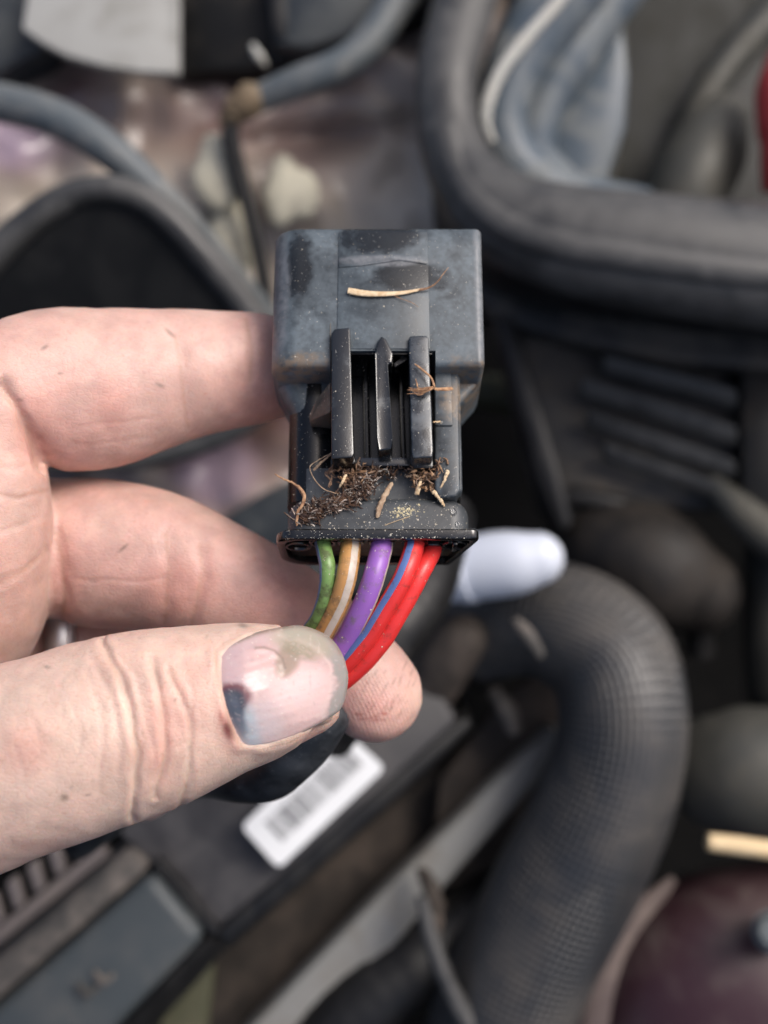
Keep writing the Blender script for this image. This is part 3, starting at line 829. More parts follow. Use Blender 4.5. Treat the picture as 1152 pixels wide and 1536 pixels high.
# neck, collar, flange
nx0, nx1 = L(442, 735, 4)[0], L(688, 735, 4)[0]
npf = rrect(nx0, nx1, -4.9, 3.7, (2.2, 2.2, 2.2, 2.2), 6)
yk0, yk1 = 1.0, L(560, 700, 4.3)[1]
cpart('neck', loft([ring(npf, yk0), ring(npf, yk1)]), M_collar)
cx0, cx1 = L(430, 770, 5)[0], L(704, 770, 5)[0]
cf = lambda d, e=0.0: rrect(cx0 + d + e, cx1 - d - e, -5.4 + d, 5.25 - d, (2.6 - d, 2.4 - d, 2.4, 2.6), 7)
yc1 = L(570, 747, 5)[1]
cpart('collar', loft([ring(cf(0.0), 1.2), ring(cf(0.0), yc1 - 1.9), ring(cf(0.0, 0.12), yc1 - 1.3), ring(cf(0.04, 0.4), yc1 - 0.75), ring(cf(0.22, 0.8), yc1 - 0.3), ring(cf(0.75, 1.0), yc1)]), M_collar)
fx0, fx1 = L(412, 800, 6)[0], L(719, 800, 6)[0]
def fprof(d):
    q = rrect(fx0 + d, fx1 - d, -6.4 + d, 6.0 - d, (2.6, 1.0, 0.8, 3.6), 7)
    # the big chamfer of one lower corner
    out = []
    for x, z in q:
        if x > fx1 - 5 and z < 2:
            lim = fx1 - d - (2.0 - z) * 0.36
            x = min(x, lim)
        out.append((x, z))
    return out
yr = 0.0
fl = [ring(fprof(0.5), 1.35), ring(fprof(0.2), 1.3), ring(fprof(0), 1.1), ring(fprof(0), 0.3), ring(fprof(0.12), 0.08), ring(fprof(0.35), 0), ring(fprof(0.8), 0), ring(fprof(1.0), 0.15), ring(fprof(1.05), 1.05)]
flange = cpart('flange', loft(fl), M_flange, 40)
bx('seal_face', fx0 + 1.4, fx1 - 2.5, 0.82, 1.0, -4.6, 4.6, 0.1, M_cav)
# wire sleeves: rims round each hole
def sleeve(x, z, r):
    n = 20
    rr_ = []
    for rad, y in ((r, 0.95), (r, 0.35), (r - 0.12, 0.22), (r - 0.42, 0.22), (r - 0.5, 0.35), (r - 0.5, 0.9)):
        rr_.append([(x + rad * math.cos(a), y, z + rad * math.sin(a)) for a in np.arange(n) / n * 2 * math.pi])
    return loft(rr_)
hx = [L(p, 815, 3.2)[0] for p in (446, 484, 526, 573, 622, 650, 684)]
hz = [1.5, 3.0, 3.0, 3.1, 3.1, 0.8, 2.0]
for x, z in zip(hx, hz):
    cpart('sleeve', sleeve(x, z, 1.75), M_flange, parent=flange)
bx('locating_peg', L(678, 815, 3)[0], L(686, 815, 3)[0], -0.3, 0.95, 1.0, 4.2, 0.2, M_flange, parent=flange)

# wires
def wire_mat(name, col, dirt=0.35, dcol=(0.09, 0.075, 0.04)):
    s = NT(name)
    d = s.math('MULTIPLY', s.ramp(s.noise(700, 5, 0.65), 0.62 - dirt * 0.3, 0.80 - dirt * 0.2), 0.75)
    s.l(s.mix(d, col, dcol), s.b.inputs['Base Color'])
    s.l(s.ramp(d, 0, 1, 0.38, 0.75), s.b.inputs['Roughness'])
    s.set(Subsurface_Weight=0.06, Subsurface_Scale=0.0006)
    s.bump(s.noise(2500, 4, 0.6), 0.12, 0.08)
    return s.m
def wire(name_label, rows, r, mat, stripe=None):
    wp = [P(a, b, d) for a, b, d in rows]
    lp = to_local(np.array(wp))
    pth = crom(lp, 90)
    pth += np.stack([[mnoise.noise(Vector((q[1] * 0.6, k, r))) * 0.10 for q in pth] for k in range(3)], 1)
    o = cpart('wire', tube(pth, r, 22, None), mat, 60)
    o['label'] = name_label
    if stripe:
        a0, a1, sm = stripe
        T, N, B = frames(pth, np.array([0, 0.0, 1.0]))
        n = 7
        V = []
        for i in range(len(pth)):
            for k in range(n):
                a = R(a0 + (a1 - a0) * k / (n - 1))
                for rad in (r + 0.035,):
                    V.append(pth[i] + (N[i] * math.cos(a) + B[i] * math.sin(a)) * rad)
            for k in range(n):
                a = R(a1 + (a0 - a1) * k / (n - 1))
                V.append(pth[i] + (N[i] * math.cos(a) + B[i] * math.sin(a)) * (r - 0.1))
        k2 = 2 * n
        F = [(i * k2 + j, i * k2 + (j + 1) % k2, (i + 1) * k2 + (j + 1) % k2, (i + 1) * k2 + j) for i in range(len(pth) - 1) for j in range(k2)]
        cpart('stripe', (np.array(V), F), sm, 60, parent=o)
    return o
W_g = wire_mat('green_wire', (0.16, 0.28, 0.085), 0.6, (0.06, 0.055, 0.025))
W_o = wire_mat('tan_wire', (0.50, 0.26, 0.09), 0.5, (0.16, 0.10, 0.05))
W_v = wire_mat('violet_wire', (0.27, 0.11, 0.42), 0.4, (0.16, 0.12, 0.12))
W_r = wire_mat('red_wire', (0.68, 0.034, 0.032), 0.34, (0.25, 0.03, 0.02))
S_b = wire_mat('blue_stripe', (0.11, 0.18, 0.40), 0.25)
S_w = wire_mat('white_stripe', (0.50, 0.43, 0.37), 0.6, (0.4, 0.33, 0.25))
S_gb = wire_mat('dull_blue_stripe', (0.07, 0.13, 0.24), 0.4)
def start(i):
    q = LWd((hx[i], 3.0, hz[i])); q1 = LWd((hx[i], 0.4, hz[i]))
    a = project(q[None]); b = project(q1[None])
    return [(a[0][0], a[1][0], a[2][0]), (b[0][0], b[1][0], b[2][0])]
wire('green wire with a thin dull blue stripe', start(1) + [(491, 850, 147.5), (489, 890, 148), (478, 925, 149.5), (462, 950, 151.3), (430, 995, 154), (400, 1040, 157), (360, 1090, 161)], 0.98, W_g, (-45, 5, S_gb))
wire('tan orange wire with a white stripe', start(2) + [(521, 860, 147), (509, 903, 147.8), (490, 942, 149.6), (468, 975, 151.2), (438, 1015, 154), (405, 1060, 157), (370, 1105, 161)], 1.28, W_o, (-142, -100, S_w))
wire('violet wire with a pale edge stripe', start(3) + [(562, 862, 147), (544, 910, 147.5), (519, 958, 149.3), (492, 1000, 151), (458, 1042, 154), (420, 1085, 157.5), (385, 1125, 161)], 1.36, W_v, (-192, -160, S_w))
wire('red wire with a blue stripe', start(4) + [(607, 862, 147), (579, 912, 147.5), (545, 965, 149), (510, 1005, 150.8), (470, 1044, 153.8), (430, 1085, 157.5), (390, 1125, 161)], 1.25, W_r, (-88, -48, S_b))
wire('plain red wire', start(5) + [(630, 862, 149.0), (602, 914, 148.8), (570, 966, 149.6), (536, 1004, 150.8), (496, 1036, 153), (455, 1072, 156.5), (410, 1120, 161)], 1.20, W_r)
# black tape sleeve where the wires run together behind the thumb
sl = to_local(np.array([P(a, b, d) for a, b, d in [(490, 1078, 158.0), (465, 1110, 160), (430, 1142, 162), (402, 1162, 166), (360, 1165, 172), (300, 1160, 185), (220, 1180, 205), (120, 1260, 235)]]))
def wrap(a, b):
    ph = (np.arange(a)[:, None] * 0.9 + np.arange(b)[None, :] * 2 * math.pi / b)
    return 1 + 0.03 * ((ph / (2 * math.pi)) % 1.0)
cpart('tape_sleeve', tube(sl, [3.0, 3.4, 3.6, 3.7, 3.7, 3.7, 3.7, 3.7], 28, 60, 'round', None, None), film('tape_black', (0.012, 0.014, 0.017), (0.05, 0.055, 0.062), 0.6, 0.4), 60)
# ------------------------------------------------------------------ the hand
FING = {
 'thumb': [(-620, 1290, 168, 215, 15), (-420, 1260, 160, 215, 14), (-250, 1215, 148, 192, 12.5), (-100, 1176, 141, 164, 10.8), (36, 1138, 138.5, 147, 9.6), (132, 1107, 138.5, 144, 9.3), (231, 1078, 139.5, 136, 8.8), (328, 1051, 141, 118, 8.2), (404, 1034, 142, 101, 7.4), (440, 1027, 143, 84, 5.8), (459, 1025, 143.8, 66, 4.4)],
 'index': [(-420, 1200, 172, 190, 14), (-220, 1080, 168, 135, 11), (-60, 930, 162, 116, 10), (-38, 830, 158, 112, 9.5), (-34, 740, 156, 108, 9.2), (-32, 665, 156, 98, 8.6), (0, 600, 157, 104, 8.8), (70, 583, 160, 119, 9.4), (140, 584, 162, 122, 9.4), (220, 571, 164, 109, 8.8), (300, 559, 166, 95, 8.2), (380, 553, 168, 84, 7.4), (430, 551, 170, 72, 6.6), (455, 549, 171, 58, 5.6)],
 'middle': [(-420, 1180, 184, 180, 14), (-200, 930, 176, 130, 11), (-50, 828, 172, 116, 10), (60, 822, 170, 106, 10), (150, 829, 168, 112, 10), (230, 841, 167, 107, 9.4), (300, 866, 166.5, 99, 8.9), (370, 900, 166, 93, 8.5), (440, 940, 165, 87, 8.0), (500, 985, 163.5, 83, 7.6), (545, 1024, 162.5, 77, 6.9), (561, 1041, 162.3, 74, 6.5)],
 'ring': [(-420, 1190, 194, 170, 13), (-200, 1050, 188, 110, 10), (0, 962, 184, 94, 9.2), (110, 960, 183, 93, 9), (200, 1010, 184, 94, 9), (300, 1040, 182, 90, 8.5), (370, 1075, 180, 84, 8), (400, 1120, 176, 74, 7)],
 'little': [(-420, 1240, 200, 150, 12), (-220, 1160, 196, 90, 9), (-60, 1130, 196, 78, 8), (60, 1125, 196, 75, 7.5), (160, 1140, 194, 68, 7), (210, 1175, 190, 56, 6)],
 'wrist': [(-1500, 1640, 230, 250, 25), (-1100, 1480, 205, 260, 23), (-800, 1350, 190, 285, 22), (-560, 1270, 182, 270, 20), (-380, 1190, 180, 240, 18)],
}
chains, parts_ = {}, []
for k, rows in FING.items():
    path = np.array([P(a, b, d) for a, b, d, h, t in rows])
    rad = np.array([(h * d / FPX, t) for a, b, d, h, t in rows])
    parts_.append(tube(path, rad, 40, 70, 'round', AB))
    chains[k] = crom(np.hstack([path, rad.mean(1)[:, None]]), 60)
# thumb pad pressed on the wires
parts_.append(tube(np.array([P(370, 1047, 145.0), P(420, 1038, 145.8), P(449, 1033, 146.2)]), [5.4, 4.9, 4.2], 30, 16, 'round', AB))
parts_.append(tube(np.array([P(400, 1072, 146.5), P(440, 1062, 147.2), P(464, 1052, 147.4)]), [4.6, 4.2, 3.9], 30, 16, 'round', AB))
V, F = merge(*parts_)
me = bpy.data.meshes.new('hand_raw')
me.from_pydata(V.tolist(), [], F)
tmp = bpy.data.objects.new('hand_raw', me); COL.objects.link(tmp)
md = tmp.modifiers.new('r', 'REMESH'); md.mode = 'VOXEL'; md.voxel_size = 0.30
dg = bpy.context.evaluated_depsgraph_get()
me2 = bpy.data.meshes.new_from_object(tmp.evaluated_get(dg))
bpy.data.objects.remove(tmp)
nv = len(me2.vertices)
HV = np.empty(nv * 3); me2.vertices.foreach_get('co', HV); HV = HV.reshape(-1, 3)
ne = len(me2.edges)
E = np.empty(ne * 2, dtype=np.int64); me2.edges.foreach_get('vertices', E); E = E.reshape(-1, 2)
deg = np.bincount(E.ravel(), minlength=nv).astype(float)
def lap(X):
    S = np.zeros_like(X)
    for c in range(X.shape[1]):
        S[:, c] = np.bincount(E[:, 0], X[E[:, 1], c], nv) + np.bincount(E[:, 1], X[E[:, 0], c], nv)
    return S / deg[:, None]
for it in range(14):
    HV = HV + 0.6 * (lap(HV) - HV)
    HV = HV - 0.3 * (lap(HV) - HV) if it % 2 else HV
def set_co():
    me2.vertices.foreach_set('co', HV.ravel()); me2.update()
def normals():
    set_co()
    N = np.empty(nv * 3); me2.vertex_normals.foreach_get('vector', N)
    return N.reshape(-1, 3)
HN = normals()
names = list(chains)
best = np.full(nv, 1e9); who = np.zeros(nv, int)
for i, k in enumerate(names):
    C = chains[k]
    dd = np.full(nv, 1e9)
    for c in C:
        dd = np.minimum(dd, np.linalg.norm(HV - c[:3], axis=1) / c[3])
    m = dd < best
    best[m] = dd[m]; who[m] = i
ID = {k: i for i, k in enumerate(names)}
qx, qy, qd = project(HV)
face = HN @ AB

def polydist(x, y, pts):
    d = np.full(len(x), 1e9)
    p = np.array(pts, float)
    for a, b in zip(p[:-1], p[1:]):
        v = b - a
        t = np.clip(((x - a[0]) * v[0] + (y - a[1]) * v[1]) / (v @ v + 1e-9), 0, 1)
        d = np.minimum(d, np.hypot(x - a[0] - t * v[0], y - a[1] - t * v[1]))
    return d
def inside(x, y, poly):
    p = np.array(poly, float); r = np.zeros(len(x), bool)
    j = len(p) - 1
    for i in range(len(p)):
        c = ((p[i, 1] > y) != (p[j, 1] > y)) & (x < (p[j, 0] - p[i, 0]) * (y - p[i, 1]) / (p[j, 1] - p[i, 1] + 1e-12) + p[i, 0])
        r ^= c; j = i
    return r
fm = {k: (who == ID[k]) & (face > 0.02) for k in names}
lum = np.array([mnoise.noise(Vector(v * 0.16)) for v in HV])
lum2 = np.array([mnoise.noise(Vector(v * 0.5)) for v in HV])
HV += HN * (0.16 * lum + 0.06 * lum2)[:, None]
disp = np.zeros(nv)
CREASE = [  # finger, polyline in photo pixels, half width px, depth mm (negative = raised)
 ('thumb', [(152, 955), (163, 985), (186, 1030), (199, 1080), (205, 1130), (203, 1185), (200, 1228)], 3.4, 0.42),
 ('thumb', [(225, 985), (240, 1030), (247, 1080), (250, 1110), (243, 1155), (233, 1195)], 3.2, 0.28),
 ('thumb', [(252, 1005), (270, 1040), (284, 1085), (287, 1140), (278, 1190), (266, 1215)], 2.8, 0.22),
 ('thumb', [(150, 1010), (172, 1060), (180, 1110), (178, 1160)], 3, 0.12),
 ('thumb', [(130, 1000), (148, 1060), (156, 1120), (150, 1190)], 3, 0.10),
 ('thumb', [(212, 980), (226, 1040), (230, 1110), (222, 1190)], 9, -0.10),
 ('thumb', [(176, 980), (200, 1010), (220, 1020)], 4, 0.12),
 ('thumb', [(300, 1010), (308, 1060), (310, 1120)], 9, -0.06),
 ('index', [(0, 578), (18, 598), (38, 630), (54, 665), (66, 703)], 8, 0.9),
 ('index', [(150, 600), (160, 640), (168, 690)], 14, 0.12),
 ('index', [(262, 500), (270, 540), (275, 590), (282, 640)], 13, 0.2),
 ('index', [(120, 642), (180, 634), (235, 625)], 2.5, 0.06),
 ('index', [(110, 668), (170, 664), (230, 655)], 2.5, 0.06),
 ('index', [(370, 480), (378, 520), (376, 570)], 6, 0.15),
 ('middle', [(84, 800), (92, 850), (96, 905), (92, 930)], 9, 0.40),
 ('middle', [(248, 800), (254, 850), (250, 900), (246, 935)], 11, 0.22),
 ('middle', [(300, 815), (303, 855), (296, 900), (286, 940)], 10, 0.28),
 ('middle', [(110, 870), (170, 873), (245, 868)], 3, 0.08),
 ('index', [(-10, 740), (30, 745), (72, 735)], 5, 0.15),
 ('index', [(-10, 880), (30, 860), (72, 825)], 5, 0.15),
 ('index', [(-10, 800), (30, 790), (72, 775)], 4, 0.10),
 ('index', [(-10, 700), (30, 700), (66, 690)], 4, 0.10),
]
wx = np.array([mnoise.noise(Vector(v * 0.35 + np.array([9.0, 0, 0]))) for v in HV]); wy = np.array([mnoise.noise(Vector(v * 0.35 + np.array([0, 7.0, 0]))) for v in HV])
for k, pts, wd, dp in CREASE:
    d = polydist(qx + 6 * wx, qy + 6 * wy, pts)
    wob = 1 + 0.5 * lum2
    disp -= np.where(fm[k], dp * np.exp(-(d / (wd * wob + 1)) ** 2), 0)
    if dp > 0.15:
        disp += np.where(fm[k], dp * 0.22 * np.exp(-((d - 3.2 * wd) / (2.4 * wd)) ** 2), 0)
# fine cross lines on the thumb knuckle
for k in range(26):
    x = 20 + 270 * rng.random(); y0 = 980 + 160 * rng.random(); ln_ = 30 + 60 * rng.random(); sl_ = 0.1 + 0.25 * rng.random()
    d = polydist(qx, qy, [(x, y0), (x + sl_ * ln_, y0 + ln_ * 0.6), (x + sl_ * ln_ * 0.9, y0 + ln_)])
    disp -= np.where(fm['thumb'], 0.06 * np.exp(-(d / 3.2) ** 2), 0)
# nail bed
NAIL = [(325, 977), (338, 968), (356, 960), (387, 948), (425, 940), (450, 938), (475, 945), (497, 958), (512, 978), (521, 1003), (522, 1025), (517, 1050), (508, 1067), (487, 1081), (456, 1098), (431, 1109), (403, 1117), (372, 1121), (362, 1117), (352, 1103), (341, 1075), (330, 1037), (325, 1006)]
nd = polydist(qx, qy, NAIL + NAIL[:1])
nin = inside(qx, qy, NAIL)
sd_ = np.where(nin, -nd, nd)
tm = (who == ID['thumb']) & (face > 0.0)
disp += np.where(tm & ~nin, (0.10 + 0.16 * np.clip(lum2 + 0.6, 0, 1)) * np.exp(-((nd - 6) / 10) ** 2), 0)
disp -= np.where(tm & nin, 0.55 * np.clip(nd / 8, 0, 1), 0)
HV = HV + HN * disp[:, None]
HN = normals()

# skin colour held on the vertices: own pigment, blush, dirt
skin = np.zeros((nv, 4)); skin[:, 3] = 1
base = {'thumb': (0.62, 0.445, 0.365), 'index': (0.59, 0.38, 0.322), 'middle': (0.58, 0.365, 0.315), 'ring': (0.60, 0.38, 0.32), 'little': (0.6, 0.38, 0.32), 'wrist': (0.64, 0.45, 0.36)}
wsum = np.zeros(nv)
for k in names:
    C = chains[k]
    dd = np.full(nv, 1e9)
    for c in C[::2]:
        dd = np.minimum(dd, np.linalg.norm(HV - c[:3], axis=1) / c[3])
    wt = np.exp(-(dd / 0.25) ** 2) + 1e-9
    skin[:, :3] += wt[:, None] * np.array(base[k]); wsum += wt
skin[:, :3] /= wsum[:, None]
def tint(mask, col, amt):
    a = np.clip(mask * amt, 0, 1)[:, None]
    skin[:, :3] = skin[:, :3] * (1 - a) + np.array(col) * a
def spot(k, x, y, rx, ry, ang=0):
    ca, sa = math.cos(R(ang)), math.sin(R(ang))
    u = (qx - x) * ca + (qy - y) * sa; v = -(qx - x) * sa + (qy - y) * ca
    return np.where((who == ID[k]) & (face > -0.1), np.exp(-((u / rx) ** 2 + (v / ry) ** 2) ** 1.5), 0)
red = (0.60, 0.24, 0.19)
for s_ in [('thumb', 40, 1125, 45, 40), ('thumb', 240, 1110, 30, 70), ('thumb', 345, 1090, 18, 45), ('thumb', 480, 1105, 40, 14), ('index', 165, 610, 30, 50), ('index', 90, 660, 60, 40), ('index', 45, 640, 40, 60), ('middle', 95, 880, 30, 60), ('middle', 270, 880, 60, 50), ('middle', 560, 1090, 60, 40), ('index', 400, 580, 60, 70), ('middle', 430, 910, 70, 60)]:
    tint(spot(*s_), red, 0.30)
tint(np.clip(lum, 0, 1), red, 0.12)
tint(np.clip(-lum, 0, 1), (0.70, 0.56, 0.46), 0.25)
# thin brown line along the deeper creases
for k, pts, wd, dp in CREASE:
    if dp > 0.12:
        d = polydist(qx, qy, pts)
        tint(np.where(fm[k], np.exp(-(d / 3.0) ** 2), 0), (0.42, 0.24, 0.16), 0.35)
grime = (0.10, 0.075, 0.055)
for s_ in [('index', 67, 521, 6, 3, -30), ('index', 90, 560, 4, 2, 0), ('index', 240, 578, 7, 2.5, 25), ('thumb', 97, 1196, 7, 5, 0), ('thumb', 132, 1192, 4, 2, 0), ('thumb', 364, 938, 8, 4, 15), ('thumb', 263, 1050, 3, 3, 0), ('thumb', 70, 1000, 5, 2, 20), ('index', 255, 498, 10, 3, 40), ('middle', 185, 822, 10, 2.5, -40), ('index', 30, 600, 5, 2, 0)]:
    tint(spot(*s_), grime, 0.6)
# greasy streaks along the fingerprint of the fingertip
for k in range(46):
    x = 545 + 80 * rng.random(); y = 985 + 95 * rng.random()
    tint(spot('middle', x, y, 1.7, 4 + 6 * rng.random(), 20 + 14 * rng.random()), grime, 0.12 + 0.28 * rng.random())
for k in range(14):
    tint(spot('middle', 535 + 45 * rng.random(), 1068 + 14 * rng.random(), 4, 2.0, 0), (0.35, 0.10, 0.08), 0.5)
# dry blood at the nail root and dirt round the nail
tint(spot('thumb', 341, 1094, 7, 16, -18), (0.13, 0.02, 0.018), 0.95)
tint(spot('thumb', 331, 1075, 4, 10, -10), (0.30, 0.08, 0.06), 0.6)
tint(np.where(tm, np.exp(-((sd_ - 1) / 3.2) ** 2), 0) * (0.55 + 0.45 * np.sin(qx * 0.07) * np.sin(qy * 0.05)), (0.16, 0.125, 0.09), 0.55)
for k in range(60):
    x = 20 + 300 * rng.random(); y = 950 + 260 * rng.random()
    tint(spot('thumb', x, y, 2.0, 3.5, 90 * rng.random()), (0.30, 0.2, 0.14), 0.35)

at = me2.color_attributes.new('tint', 'FLOAT_COLOR', 'POINT')
at.data.foreach_set('color', skin.ravel())
# fingerprint mask
fpm = np.clip(spot('middle', 575, 1035, 75, 85) * 1.2, 0, 1)
a2 = me2.attributes.new('ridge', 'FLOAT', 'POINT'); a2.data.foreach_set('value', fpm)

def skin_material():
    s = NT('skin')
    at_ = s.n('ShaderNodeAttribute'); at_.attribute_name = 'tint'
    rg = s.n('ShaderNodeAttribute'); rg.attribute_name = 'ridge'
    m1 = s.ramp(s.noise(260, 5, 0.6), 0.3, 0.7, 0.86, 1.08)
    col = s.n('ShaderNodeVectorMath', operation='SCALE'); s.l(at_.outputs['Color'], col.inputs[0]); s.l(m1, col.inputs['Scale'])
    pores = s.ramp(s.noise(1900, 2, 0.5), 0.30, 0.42, 0.22, 0.0)
    c = s.mix(pores, col.outputs[0], (0.46, 0.22, 0.17))
    c = s.mix(s.ramp(s.noise(70, 4, 0.6), 0.5, 0.72, 0.0, 0.22), c, (0.58, 0.25, 0.21))
    s.l(c, s.b.inputs['Base Color'])
    s.set(Subsurface_Weight=0.5, Subsurface_Scale=0.0018, Subsurface_Radius=(1.0, 0.35, 0.18), Specular_IOR_Level=0.42)
    s.l(s.ramp(s.noise(180, 3), 0.3, 0.7, 0.34, 0.50), s.b.inputs['Roughness'])
    vo = s.n('ShaderNodeTexVoronoi', feature='DISTANCE_TO_EDGE'); vo.inputs['Scale'].default_value = 1700
    wv = s.n('ShaderNodeTexNoise'); wv.inputs['Scale'].default_value = 700
    s.l(s.tc.outputs['Object'], wv.inputs['Vector'])
    mp = s.n('ShaderNodeMapping'); mp.inputs['Scale'].default_value = (0.65, 1.25, 1.0); mp.inputs['Rotation'].default_value = (0, 0, 0.3)
    s.l(s.tc.outputs['Object'], mp.inputs['Vector'])
    s.l(mp.outputs[0], vo.inputs['Vector'])
    cells = s.ramp(vo.outputs['Distance'], 0.0, 0.16)
    wave = s.n('ShaderNodeTexWave'); wave.inputs['Scale'].default_value = 640; wave.inputs['Distortion'].default_value = 2.5; wave.inputs['Detail Scale'].default_value = 0.15
    mp2 = s.n('ShaderNodeMapping'); mp2.inputs['Rotation'].default_value = (0, 0, R(-28))
    s.l(s.tc.outputs['Object'], mp2.inputs['Vector']); s.l(mp2.outputs[0], wave.inputs['Vector'])
    h = s.math('ADD', s.math('MULTIPLY', cells, 0.55), s.math('MULTIPLY', s.noise(900, 5, 0.65), 0.8))
    h = s.math('ADD', h, s.math('MULTIPLY', s.math('MULTIPLY', wave.outputs['Fac'], rg.outputs['Fac']), 0.45))
    s.bump(h, 0.42, 0.10)
    return s.m
me2.polygons.foreach_set('use_smooth', [True] * len(me2.polygons))
org = CO.copy()
HW = HV.copy()
me2.vertices.foreach_set('co', ((HV - org) * MM).ravel())
me2.materials.clear(); me2.materials.append(skin_material())
me2.update()
hand = bpy.data.objects.new('hand', me2); link(hand); hand.location = Vector(org * MM); hand['_o'] = [float(a) for a in org]
tag(hand, 'bare hand pinching the coloured wires, bruised thumbnail towards the viewer', 'hand')

# thumb nail: a curved slab over its bed
bvh = BVHTree.FromPolygons([tuple(v) for v in HW], [tuple(p.vertices) for p in me2.polygons])
pos = []
for a in range(318, 520, 7):
    for b in range(930, 1130, 7):
        if inside(np.array([a]), np.array([b]), NAIL)[0]:
            o_ = P(a, b, 60); d_ = P(a, b, 160) - o_
            h_ = bvh.ray_cast(Vector(o_), Vector(d_).normalized(), 150)
            if h_[0] is not None:
                pos.append((a, b, (np.array(h_[0]) - CAM) @ AF))
pos = np.array(pos)
na = R(-14)
ca, sa = math.cos(na), math.sin(na)
def uv(x, y):
    return ((x - 420) * ca + (y - 1030) * sa) / 100, (-(x - 420) * sa + (y - 1030) * ca) / 100
uu, vv = uv(pos[:, 0], pos[:, 1])
Am = np.stack([np.ones_like(uu), uu, vv, uu * uu, vv * vv, uu * vv, vv ** 4], 1)
sel = pos[:, 2] < np.median(pos[:, 2]) + 4
co_, *_ = np.linalg.lstsq(Am[sel], pos[sel, 2], rcond=None)
def nail_depth(x, y):
    u_, v_ = uv(x, y)
    return co_[0] + co_[1] * u_ + co_[2] * v_ + co_[3] * u_ * u_ + co_[4] * v_ * v_ + co_[5] * u_ * v_ + co_[6] * v_ ** 4
NP = crom(np.array([(x, y, 0) for x, y in NAIL + NAIL[:1]], float), 400)[:, :2]
NU, NVv = uv(NP[:, 0], NP[:, 1])
ucol = np.linspace(NU.min() + 0.004, NU.max() - 0.004, 130)
mrow = 110
grid = np.zeros((len(ucol), mrow, 2))
for i, u0 in enumerate(ucol):
    vs_ = []
    for a in range(len(NP) - 1):
        if (NU[a] - u0) * (NU[a + 1] - u0) <= 0 and NU[a] != NU[a + 1]:
            t_ = (u0 - NU[a]) / (NU[a + 1] - NU[a]); vs_.append(NVv[a] + t_ * (NVv[a + 1] - NVv[a]))
    lo, hi = min(vs_), max(vs_)
    vv_ = np.linspace(lo, hi, mrow)
    grid[i, :, 0] = 420 + 100 * (u0 * ca - vv_ * sa); grid[i, :, 1] = 1030 + 100 * (u0 * sa + vv_ * ca)
gx, gy = grid[..., 0].ravel(), grid[..., 1].ravel()
ed = polydist(gx, gy, [tuple(p) for p in NP])
tipside = uv(gx, gy)[0]
dep = nail_depth(gx, gy) - 0.42 + 0.35 * np.clip((365 - gx) / 40, 0, 1) - 0.10 * np.clip(ed / 12, 0, 1)
rg_ = np.array([mnoise.noise(Vector((a * 0.02, b * 0.11, 0.0))) for a, b in zip(uv(gx, gy)[0] * 100, uv(gx, gy)[1] * 100)])
dep += 0.045 * rg_ + 0.30 * np.exp(-(ed / 2.2) ** 2)
dep -= 0.14 * np.exp(-(polydist(gx, gy, [(385, 971), (408, 974), (424, 988), (428, 1010)]) / 7) ** 2)
top = np.array([P(a, b, d) for a, b, d in zip(gx, gy, dep)])
bot = np.array([P(a, b, d + 0.55) for a, b, d in zip(gx, gy, dep)])
n0, n1 = len(ucol), mrow
idx = lambda i, j: i * n1 + j
F = [(idx(i, j), idx(i + 1, j), idx(i + 1, j + 1), idx(i, j + 1)) for i in range(n0 - 1) for j in range(n1 - 1)]
off = n0 * n1
F += [tuple(q + off for q in reversed(f)) for f in F[:(n0 - 1) * (n1 - 1)]]
for i in range(n0 - 1):
    F.append((idx(i, 0), idx(i, 0) + off, idx(i + 1, 0) + off, idx(i + 1, 0)))
    F.append((idx(i, n1 - 1), idx(i + 1, n1 - 1), idx(i + 1, n1 - 1) + off, idx(i, n1 - 1) + off))
for j in range(n1 - 1):
    F.append((idx(0, j), idx(0, j + 1), idx(0, j + 1) + off, idx(0, j) + off))
    F.append((idx(n0 - 1, j), idx(n0 - 1, j) + off, idx(n0 - 1, j + 1) + off, idx(n0 - 1, j + 1)))
# colours of the nail: pink plate, grey free edge, grown-out bruise, grime, painted gloss highlight
cn = np.tile(np.array([0.47, 0.335, 0.325]), (len(gx), 1))
nz = np.array([mnoise.noise(Vector((a * 0.05, b * 0.05, 2.0))) for a, b in zip(gx, gy)])
nz2 = np.array([mnoise.noise(Vector((a * 0.16, b * 0.16, 5.0))) for a, b in zip(gx, gy)])
def ct(mask, col, amt=1.0):
    global cn
    a = np.clip(mask * amt, 0, 1)[:, None]
    cn = cn * (1 - a) + np.array(col) * a
def sm(x, a, b):
    t = np.clip((x - a) / (b - a), 0, 1); return t * t * (3 - 2 * t)
def el(x, y, rx, ry, ang=0, soft=0.35):
    c_, s_ = math.cos(R(ang)), math.sin(R(ang))
    u_ = (gx - x) * c_ + (gy - y) * s_; v_ = -(gx - x) * s_ + (gy - y) * c_
    return 1 - sm(np.hypot(u_ / rx, v_ / ry) + 0.12 * nz, 1 - soft, 1 + soft)
ct(el(350, 1010, 35, 50), (0.47, 0.34, 0.35), 0.7)
ct(el(395, 995, 35, 28), (0.52, 0.34, 0.32), 0.6)
ct(el(455, 1040, 50, 40, -20), (0.70, 0.50, 0.48), 0.6)
tipd = polydist(gx, gy, [(440, 938), (475, 945), (497, 958), (512, 978), (521, 1003), (522, 1025), (517, 1050), (508, 1067)])
ct(1 - sm(tipd + 9 * nz + 4 * nz2, 13, 25), (0.25, 0.25, 0.235), 0.85)
ct(np.exp(-((tipd + 5 * nz - 24) / 3.0) ** 2), (0.62, 0.50, 0.47), 0.4)
ct(el(455, 963, 48, 22, 12), (0.33, 0.30, 0.22), 0.65)
ct(el(430, 992, 18, 24, 20), (0.22, 0.17, 0.12), 0.75)
